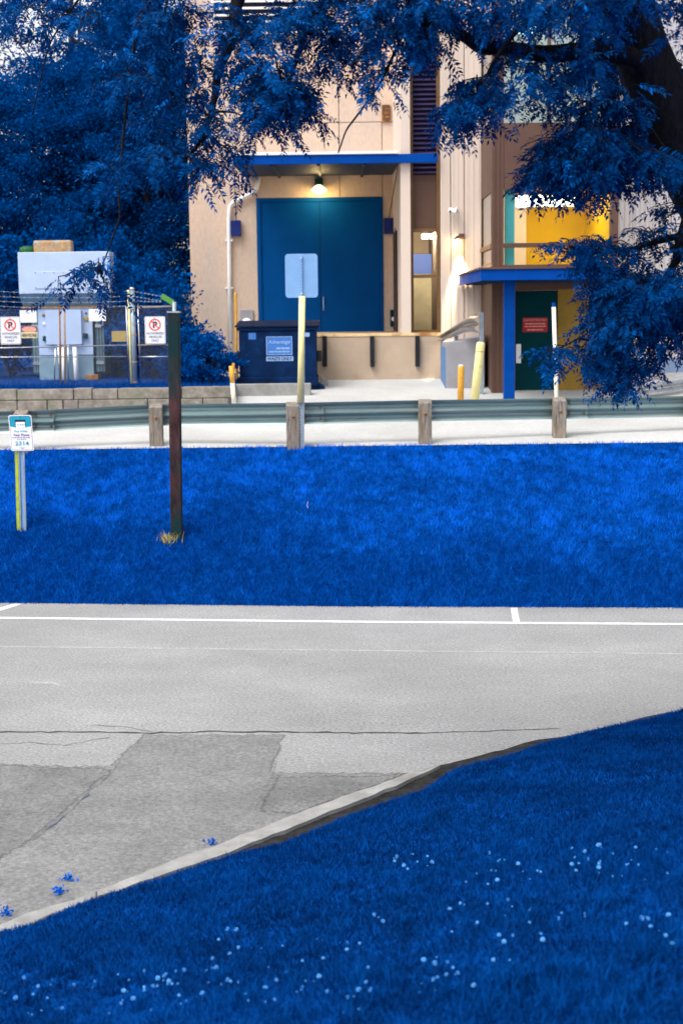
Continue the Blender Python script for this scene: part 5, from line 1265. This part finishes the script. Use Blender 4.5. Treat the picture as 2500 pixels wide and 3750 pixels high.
# ------------------------------------------------------------------ the near locust tree
TBASE = Vector((3.25, 9.9, 0)); TBASE.z = lawn_z(3.25, 9.9)
lt = thing('locust_tree', TBASE, 'large dark locust tree leaning over the lawn with feathery drooping leaves', 'tree')
def Q(l): return [PY(x, y, Y) for x, y, Y in l]
trunk_pts = [TBASE+Vector((0.05, 0, -0.3)), TBASE+Vector((0, 0, 0.1)), TBASE+Vector((-0.18, -0.1, 1.2))] + Q([(2700, 900, 9.7), (2560, 660, 9.5), (2430, 400, 9.4), (2340, 170, 9.35), (2280, -80, 9.3), (2230, -400, 9.3), (2200, -750, 9.4)])
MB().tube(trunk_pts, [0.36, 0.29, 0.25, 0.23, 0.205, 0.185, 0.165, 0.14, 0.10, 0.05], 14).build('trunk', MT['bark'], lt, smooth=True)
limbs = [
    ([(2410, 360, 9.4), (2320, 215, 9.2), (2150, 185, 9.1), (1990, 192, 9.0), (1850, 180, 9.0), (1760, 170, 8.9), (1700, 145, 8.9), (1640, 90, 8.9), (1500, 66, 8.9), (1420, 112, 8.9), (1330, 190, 8.9), (1290, 240, 8.9)], 0.075, 0.010),
    ([(2300, 0, 9.3), (2050, -140, 9.4), (1600, -210, 9.5), (1200, -170, 9.5), (930, -110, 9.4), (862, 20, 9.4), (852, 130, 9.4), (802, 260, 9.4), (790, 350, 9.4), (762, 440, 9.4), (730, 520, 9.4), (676, 590, 9.4)], 0.085, 0.007),
    ([(1600, -210, 9.5), (1330, -60, 9.3), (1170, 10, 9.2), (1120, 100, 9.2), (1090, 220, 9.2), (1050, 330, 9.2)], 0.05, 0.008),
    ([(2560, 680, 9.5), (2520, 800, 9.3), (2490, 890, 9.2), (2482, 950, 9.2), (2420, 1040, 9.2), (2340, 1120, 9.2), (2300, 1250, 9.2), (2310, 1380, 9.2)], 0.05, 0.006),
    ([(2500, 860, 9.3), (2400, 886, 9.2), (2310, 905, 9.1), (2220, 925, 9.1), (2130, 936, 9.1)], 0.025, 0.006),
    ([(930, -110, 9.4), (640, -150, 9.5), (500, 80, 9.5), (455, 400, 9.5), (435, 700, 9.5), (440, 800, 9.5), (410, 900, 9.5), (372, 985, 9.5)], 0.014, 0.004),
    ([(640, -150, 9.5), (350, -100, 9.7), (180, 150, 9.8), (120, 420, 9.8)], 0.012, 0.004),
    ([(2430, 420, 9.4), (2300, 480, 9.2), (2150, 530, 9.1), (2020, 600, 9.1), (1950, 680, 9.1)], 0.05, 0.008),
    ([(2300, 0, 9.3), (2150, 40, 9.0), (2000, 60, 8.9), (1880, 110, 8.8), (1800, 240, 8.8), (1740, 380, 8.8)], 0.04, 0.007),
    ([(2560, 660, 9.5), (2620, 300, 9.8), (2600, 0, 9.9), (2500, -250, 9.9)], 0.12, 0.04),
    ([(2520, 780, 9.3), (2540, 1000, 9.3), (2500, 1150, 9.2), (2440, 1260, 9.2)], 0.03, 0.007),
    ([(2700, 900, 9.7), (2950, 500, 9.3), (3150, 100, 9.0), (3300, -300, 8.9)], 0.12, 0.03),
    ([(1500, 66, 8.9), (1440, 180, 8.8), (1400, 300, 8.8), (1330, 400, 8.8), (1270, 470, 8.8), (1238, 560, 8.8)], 0.012, 0.004),
]
limb_pts = []
for pts, r0, r1 in limbs:
    P_ = Q(pts); n = len(P_)
    for i, p in enumerate(P_[1:-1], 1): p += Vector((random.uniform(-1, 1), random.uniform(-1, 1)*2, random.uniform(-1, 1)))*0.012
    dense = []
    for a_, b_ in zip(P_, P_[1:]):
        for k in range(5): dense.append(a_.lerp(b_, k/5))
    dense.append(P_[-1]); m_ = len(dense)
    sm = [dense[0]] + [(dense[i-1]+dense[i]*2+dense[i+1])/4 for i in range(1, m_-1)] + [dense[-1]]
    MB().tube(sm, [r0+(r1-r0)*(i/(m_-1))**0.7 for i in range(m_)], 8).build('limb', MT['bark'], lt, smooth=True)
    limb_pts += sm
LP = np.array([tuple(p) for p in limb_pts])
# foliage zones: centre pixel, depth, half sizes in px, number of twigs, reach of droop
zones = [
    (980, 330, 9.2, 150, 140, 36), (1060, 420, 9.2, 110, 90, 22), (840, 150, 9.3, 110, 110, 12), (740, 300, 9.4, 70, 160, 8),
    (760, 480, 9.4, 60, 100, 7), (745, 660, 9.4, 55, 70, 8), (875, 620, 9.3, 30, 80, 4), (920, 490, 9.3, 50, 60, 6),
    (1000, 110, 9.3, 230, 70, 20), (1210, 200, 9.2, 110, 110, 17), (1190, 60, 9.3, 200, 70, 13),
    (1330, 110, 9.0, 90, 110, 12), (1400, 290, 8.8, 90, 100, 7), (1480, 40, 8.9, 140, 60, 11), (1450, 170, 8.9, 110, 80, 9), (1620, 60, 8.9, 130, 80, 22), (1560, 170, 8.9, 90, 80, 8),
    (1690, 450, 8.8, 60, 70, 9), (1720, 340, 8.8, 70, 90, 11), (1790, 420, 8.8, 60, 60, 10),
    (1830, 80, 8.9, 120, 80, 18), (2040, 90, 8.9, 120, 80, 14), (2220, 100, 9.3, 120, 110, 32), (2430, 90, 10.0, 90, 90, 10), (2260, 300, 9.9, 120, 120, 30), (2100, 290, 9.0, 120, 80, 13), (1900, 300, 8.9, 110, 70, 9), (1950, 400, 8.9, 110, 60, 8),
    (2200, 450, 9.1, 130, 80, 22), (2440, 330, 10.0, 70, 120, 14),
    (2080, 590, 9.0, 130, 80, 40), (2240, 600, 9.1, 130, 100, 46), (2010, 660, 9.0, 80, 60, 16), (2350, 570, 9.9, 110, 70, 17), (2130, 700, 9.0, 120, 50, 20), (2330, 640, 9.1, 120, 45, 14), (2470, 640, 9.2, 50, 50, 5),
    (2480, 790, 9.2, 30, 30, 3), (2230, 945, 9.0, 120, 40, 12), (2400, 900, 9.1, 90, 30, 6), (2450, 970, 9.1, 60, 50, 7), (2080, 950, 9.0, 60, 40, 6),
    (2330, 1105, 9.1, 130, 80, 52), (2440, 1120, 9.2, 90, 120, 40), (2250, 1110, 9.0, 80, 80, 26), (2330, 1210, 9.1, 120, 70, 30), (2470, 1220, 9.2, 60, 60, 10),
    (2220, 1230, 9.0, 60, 60, 13), (2120, 1345, 9.0, 50, 25, 6), (2015, 1335, 9.0, 30, 18, 3), (2240, 1325, 9.0, 50, 50, 11), (2270, 1410, 9.0, 60, 50, 7), (2330, 1380, 9.1, 50, 60, 7), (2450, 1320, 9.2, 40, 60, 4),
    (365, 1030, 9.5, 30, 40, 2), (300, 1040, 9.5, 50, 25, 2), (225, 1070, 9.5, 40, 20, 2), (390, 1100, 9.5, 14, 40, 2),
    (620, 120, 9.5, 110, 130, 16), (500, 330, 9.5, 110, 130, 11), (630, 440, 9.5, 80, 120, 11), (590, 620, 9.5, 90, 90, 9), (300, 120, 9.7, 140, 120, 9), (130, 80, 9.8, 130, 100, 6), (430, 700, 9.5, 80, 90, 4),
    # crown above and beside the frame
    (700, -120, 9.5, 300, 120, 30), (1300, -160, 9.3, 350, 120, 34), (1900, -150, 9.0, 350, 130, 50), (2400, -200, 9.3, 300, 160, 50), (2700, 200, 9.3, 180, 300, 40), (2650, 700, 9.3, 120, 250, 24), (2620, 1100, 9.3, 110, 150, 20), (3100, 100, 9.0, 250, 350, 50), (2300, -600, 9.2, 500, 200, 60), (2250, -900, 9.3, 350, 150, 40), (1500, -450, 9.3, 400, 150, 40),
    (2300, -100, 7.6, 500, 250, 40), (1500, -500, 7.4, 500, 200, 40), (2300, -600, 7.4, 600, 250, 50), (3300, -200, 7.6, 400, 300, 40), (2900, -500, 10.8, 500, 300, 50),
]
# pinnate leaf template: rachis along +x, leaflets either side
def leaf_template(rg):
    V, FA = [], []; n = int(rg.integers(6, 9)); curl = rg.uniform(0.08, 0.35); sway = rg.uniform(-0.12, 0.12)
    def axis(x): return np.array([x*(1-0.12*curl*x), sway*x*x, -curl*x*x])
    for i in range(n):
        for s_ in (1, -1):
            if rg.uniform() < 0.06: continue
            x = 0.18 + 0.78*(i + (0.28 if s_ < 0 else 0) + rg.uniform(-0.1, 0.1))/n
            L = 0.27*(1.0-0.40*abs(i/(n-1)-0.45))*rg.uniform(0.8, 1.15)
            a = rg.uniform(0.35, 0.75); dz = rg.uniform(-0.55, 0.12)
            d = np.array([a, s_*1.0, dz]); d /= np.linalg.norm(d)
            up = np.array([rg.normal(0, 0.45), rg.normal(0, 0.45), 1.0]); side = np.cross(d, up); side /= np.linalg.norm(side); side *= L*rg.uniform(0.17, 0.23)
            a_ = axis(x); mid = a_ + d*L*0.45 + np.array([0, 0, 0.015]); tip = a_ + d*L + np.array([0, 0, -0.02])
            b = len(V); V += [a_, mid+side, tip, mid-side]; FA.append((b, b+1, b+2, b+3))
    e_ = axis(0.98)
    b = len(V); V += [e_, e_+np.array([0.08, 0.04, -0.02]), e_+np.array([0.2, 0, -0.08]), e_+np.array([0.08, -0.04, -0.02])]; FA.append((b, b+1, b+2, b+3))
    for p, q in ((0, 0.35), (0.35, 0.7), (0.7, 0.98)):
        pa, pb = axis(p), axis(q); w_ = np.array([0, 0.006, 0]); b = len(V); V += [pa+w_, pb+w_, pb-w_, pa-w_]; FA.append((b, b+1, b+2, b+3))
    return np.array(V), np.array(FA)
LT = [leaf_template(rng) for _ in range(14)]
tw_mb = MB(); leaves = []
for (zx, zy, zY, hx, hy, ntw) in zones:
    zy -= 48; hy *= 0.82; hx *= 0.93
    c = PY(zx, zy, zY); s_ = zY/F*1.02
    # a small branch from the nearest limb into the zone
    i0 = np.argmin(((LP-np.array(c))**2*np.array([1, 0.6, 1])).sum(1)); st = Vector(LP[i0])
    sub = []
    k = 6; up = Vector((0, 0, 0.10*(c-st).length))
    for j in range(k+1):
        t = j/k; sub.append(st.lerp(c, t)+up*math.sin(math.pi*t)+Vector((random.gauss(0, 1), random.gauss(0, 1), random.gauss(0, 1)))*0.012)
    tw_mb.tube(sub, [0.011-0.008*j/k for j in range(k+1)], 5)
    for _ in range(ntw):
        u, v = random.uniform(-1, 1), random.uniform(-1, 1)
        e = c + Vector((u*hx*s_, random.gauss(0, 0.28), -v*hy*s_*math.sqrt(1-0.4*u*u)))
        near = min(sub, key=lambda p: (p-e).length)
        b_ = near if (near-e).length < 0.45 else e + (near-e).normalized()*0.35
        if b_ is not near:
            tw_mb.tube([near, near.lerp(b_, 0.5)+Vector((0, 0, 0.04)), b_], [0.006, 0.005, 0.004], 4, False)
        dr_ = (e-b_); L = dr_.length
        if L < 0.10: dr_ = Vector((random.uniform(-1, 1), random.uniform(-1, 1), -0.4)).normalized()*0.14; e = b_+dr_; L = 0.14
        tip = e + Vector((random.gauss(0, 0.04), random.gauss(0, 0.04), -random.uniform(0.02, 0.09)))
        pts = [b_, b_.lerp(e, 0.5)+Vector((0, 0, 0.03)), e, tip]
        tw_mb.tube(pts, [0.004, 0.0035, 0.0025, 0.0015], 4, False)
        nl = random.randint(6, 8)
        for q in range(nl):
            t = (q+0.5)/nl*3; i = min(2, int(t)); p = pts[i].lerp(pts[i+1], t-i)
            dv = (pts[i+1]-pts[i]).normalized()
            sd_ = dv.cross(Vector((0, 0, 1))); sd_ = sd_.normalized() if sd_.length > 0.1 else Vector((random.uniform(-1, 1), random.uniform(-1, 1), 0)).normalized()
            dirv = dv*random.uniform(0.2, 0.8) + sd_*(1 if q % 2 else -1)*random.uniform(0.5, 1.0) + Vector((random.gauss(0, 0.25), random.gauss(0, 0.25), random.uniform(-0.75, 0.05)))
            leaves.append((p, dirv.normalized(), random.uniform(0.12, 0.20), random.gauss(0, 0.6), (zx, zy)))
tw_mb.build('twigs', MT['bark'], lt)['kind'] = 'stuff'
def leaf_frames(lv):
    P_ = np.array([tuple(l[0]) for l in lv]); D = np.array([tuple(l[1]) for l in lv]); sc_ = np.array([l[2] for l in lv]); rl = np.array([l[3] for l in lv])
    Zu = np.tile(np.array([0, 0, 1.0]), (len(lv), 1)); Yv = np.cross(Zu, D); Yv /= np.linalg.norm(Yv, axis=1)[:, None]+1e-9
    Zv = np.cross(D, Yv); cr_, sr_ = np.cos(rl)[:, None], np.sin(rl)[:, None]
    Y2 = Yv*cr_ + Zv*sr_; Z2 = Zv*cr_ - Yv*sr_
    return P_, np.stack([D, Y2, Z2], -1), sc_
P_, RM, SC = leaf_frames(leaves)
# pick the leaves that show largest along the fringes as separate pieces
def pix(p):
    d = p - np.array(CAM); xf = d @ np.array(_fw); return CX + F*(d @ np.array(_rt))/xf, CY - F*(d @ np.array(_up))/xf
ux, uy = pix(P_)
infr = (ux > 0) & (ux < 2500) & (uy > 0) & (uy < 1600) & (P_[:, 1] < 10.2)
score = np.where(infr, SC/P_[:, 1] + 0.012*((uy > 850).astype(float)) + 0.004*rng.uniform(0, 1, len(SC)), -1)
pick = np.argsort(-score)[:290]; pk = np.zeros(len(SC), bool); pk[pick] = True
rest = ~pk; n = int(rest.sum())
kind_ = rng.integers(0, len(LT), len(SC)); tall = np.clip(rng.normal(0.20, 0.09, len(SC)) + 0.5*(rng.uniform(0, 1, len(SC)) < 0.03), 0, 1)
VV, FF, TN, off = [], [], [], 0
for k, (LV, LF) in enumerate(LT):
    m_ = rest & (kind_ == k); n = int(m_.sum())
    VV.append((np.einsum('nij,kj->nki', RM[m_], LV)*SC[m_][:, None, None] + P_[m_][:, None, :]).reshape(-1, 3))
    FF.append((np.arange(n)[:, None, None]*len(LV) + LF[None]).reshape(-1, 4) + off); off += n*len(LV)
    lq = np.repeat(rng.normal(0, 0.10, n*(len(LV)//4)) + 0.5*(rng.uniform(0, 1, n*(len(LV)//4)) < 0.05), 4)
    TN.append(np.clip(np.repeat(tall[m_], len(LV)) + lq, 0, 1))
crown = npmesh('crown', np.concatenate(VV), np.concatenate(FF), MT['leaf'], lt, np.concatenate(TN)); crown['kind'] = 'stuff'
lmes = []
for k, (LV, LF) in enumerate(LT):
    me = bpy.data.meshes.new('leaf'); me.from_pydata([tuple(v) for v in LV], [], [tuple(f) for f in LF])
    a_ = me.attributes.new('tint', 'FLOAT', 'POINT'); a_.data.foreach_set('value', np.repeat(np.clip(rng.normal(0.22, 0.12, len(LV)//4), 0, 1), 4).astype(np.float32))
    me.materials.append(MT['leaf']); lmes.append(me)
for i in pick:
    o = bpy.data.objects.new('leaf', lmes[random.randrange(len(lmes))]); COL.objects.link(o); o.parent = crown
    mt = Matrix.Identity(4)
    for r_ in range(3):
        for c_ in range(3): mt[r_][c_] = RM[i][r_][c_]*SC[i]
        mt[r_][3] = P_[i][r_]-WL[lt.name][r_]
    o.matrix_local = mt

# ------------------------------------------------------------------ small things on the ground
# clover flowers
fl = MB(); fl.cm = 1; fl.tube([(0, 0, -0.02), (0.002, 0, 0.05)], 0.0015, 4); fl.cm = 0
for k in range(26):
    t = math.acos(1-1.55*(k+0.5)/26); ph = k*2.4
    d = Vector((math.sin(t)*math.cos(ph), math.sin(t)*math.sin(ph), math.cos(t)))
    sd_ = d.cross(Vector((0.3, 0.2, 0.9))).normalized()*0.0035; c = Vector((0.002, 0, 0.056))
    fl.add([c+sd_*0.5, c-sd_*0.5, c+d*0.012-sd_, c+d*0.014, c+d*0.012+sd_], [(0, 1, 2, 3, 4)])
f0 = fl.build('clover_flower', [MT['petal'], MT['stem']])
fzones = [(0, 3600, 700, 3740, 26), (350, 3580, 1250, 3700, 24), (740, 3440, 1250, 3640, 16), (1440, 3130, 1640, 3215, 11), (1690, 3140, 1990, 3260, 12), (2080, 3110, 2200, 3220, 12), (2240, 3120, 2490, 3240, 10), (1360, 3360, 1440, 3420, 3), (1630, 3320, 2160, 3440, 15), (2230, 3350, 2460, 3500, 9), (1250, 3470, 1360, 3740, 9), (1500, 3480, 1750, 3660, 12), (1760, 3420, 2000, 3560, 5)]
first = True
for x0, y0, x1, y1, n in fzones:
    for _ in range(int(n*1.3)):
        p = lawn(random.uniform(x0, x1), random.uniform(y0, y1)) + Vector((0, 0, random.uniform(-0.004, 0.012)))
        if first: o = f0; first = False
        else: o = f0.copy(); COL.objects.link(o)
        o.location = p; o.rotation_euler = (random.uniform(-0.3, 0.3), random.uniform(-0.3, 0.3), random.uniform(0, 6)); s_ = random.choice((0.26, 0.34, 0.42, 0.50, 0.60, 0.74)); o.scale = (s_, s_, s_*random.uniform(0.8, 1.2))
        tag(o, 'small pale clover flower standing in the dark foreground lawn', 'flower', 'clover flowers in the lawn')
# sprigs on the road by the kerb
for x, y, lab in ((775, 3092, 'blue weed sprig on the road touching the pale kerb edge'), (250, 3222, 'blue weed sprig on the road a step off the low kerb'), (215, 3272, 'blue weed sprig growing close against the low kerb'), (22, 3352, 'small blue weed sprig at the low broken kerb end')):
    p = PZ(x, y, ZR+0.004); t = thing('weed_sprig', p, lab, 'weed', 'weed sprigs by the kerb')
    n = 46; C = np.array([(p.x+random.gauss(0, 0.018), p.y+random.gauss(0, 0.014), p.z+0.005+abs(random.gauss(0, 0.016))) for _ in range(n)])
    leaf_cloud('foliage', C, 0.028, MT['grassb'], t, rng.uniform(0.2, 0.9, n))
# a curl of white litter on the bank
p = bank(1133, 1862)
c_ = [p+Vector((0.02*math.cos(t)-0.01, -0.02, 0.045+0.045*math.sin(t))) for t in np.linspace(1.9, 4.2, 9)]
mb = MB()
mb.add([q+Vector((0, -0.012, 0)) for q in c_]+[q+Vector((0, 0.012, 0)) for q in c_]+[q+Vector((0.004, -0.012, 0)) for q in c_]+[q+Vector((0.004, 0.012, 0)) for q in c_],
       [(i, i+1, 9+i+1, 9+i) for i in range(8)]+[(18+i, 27+i, 27+i+1, 18+i+1) for i in range(8)]+[(i, 18+i, 18+i+1, i+1) for i in range(8)])
tag(mb.build('paper_curl', MT['white']), 'curled strip of white litter lying on the grass bank', 'litter')
S.cycles.use_denoising = True
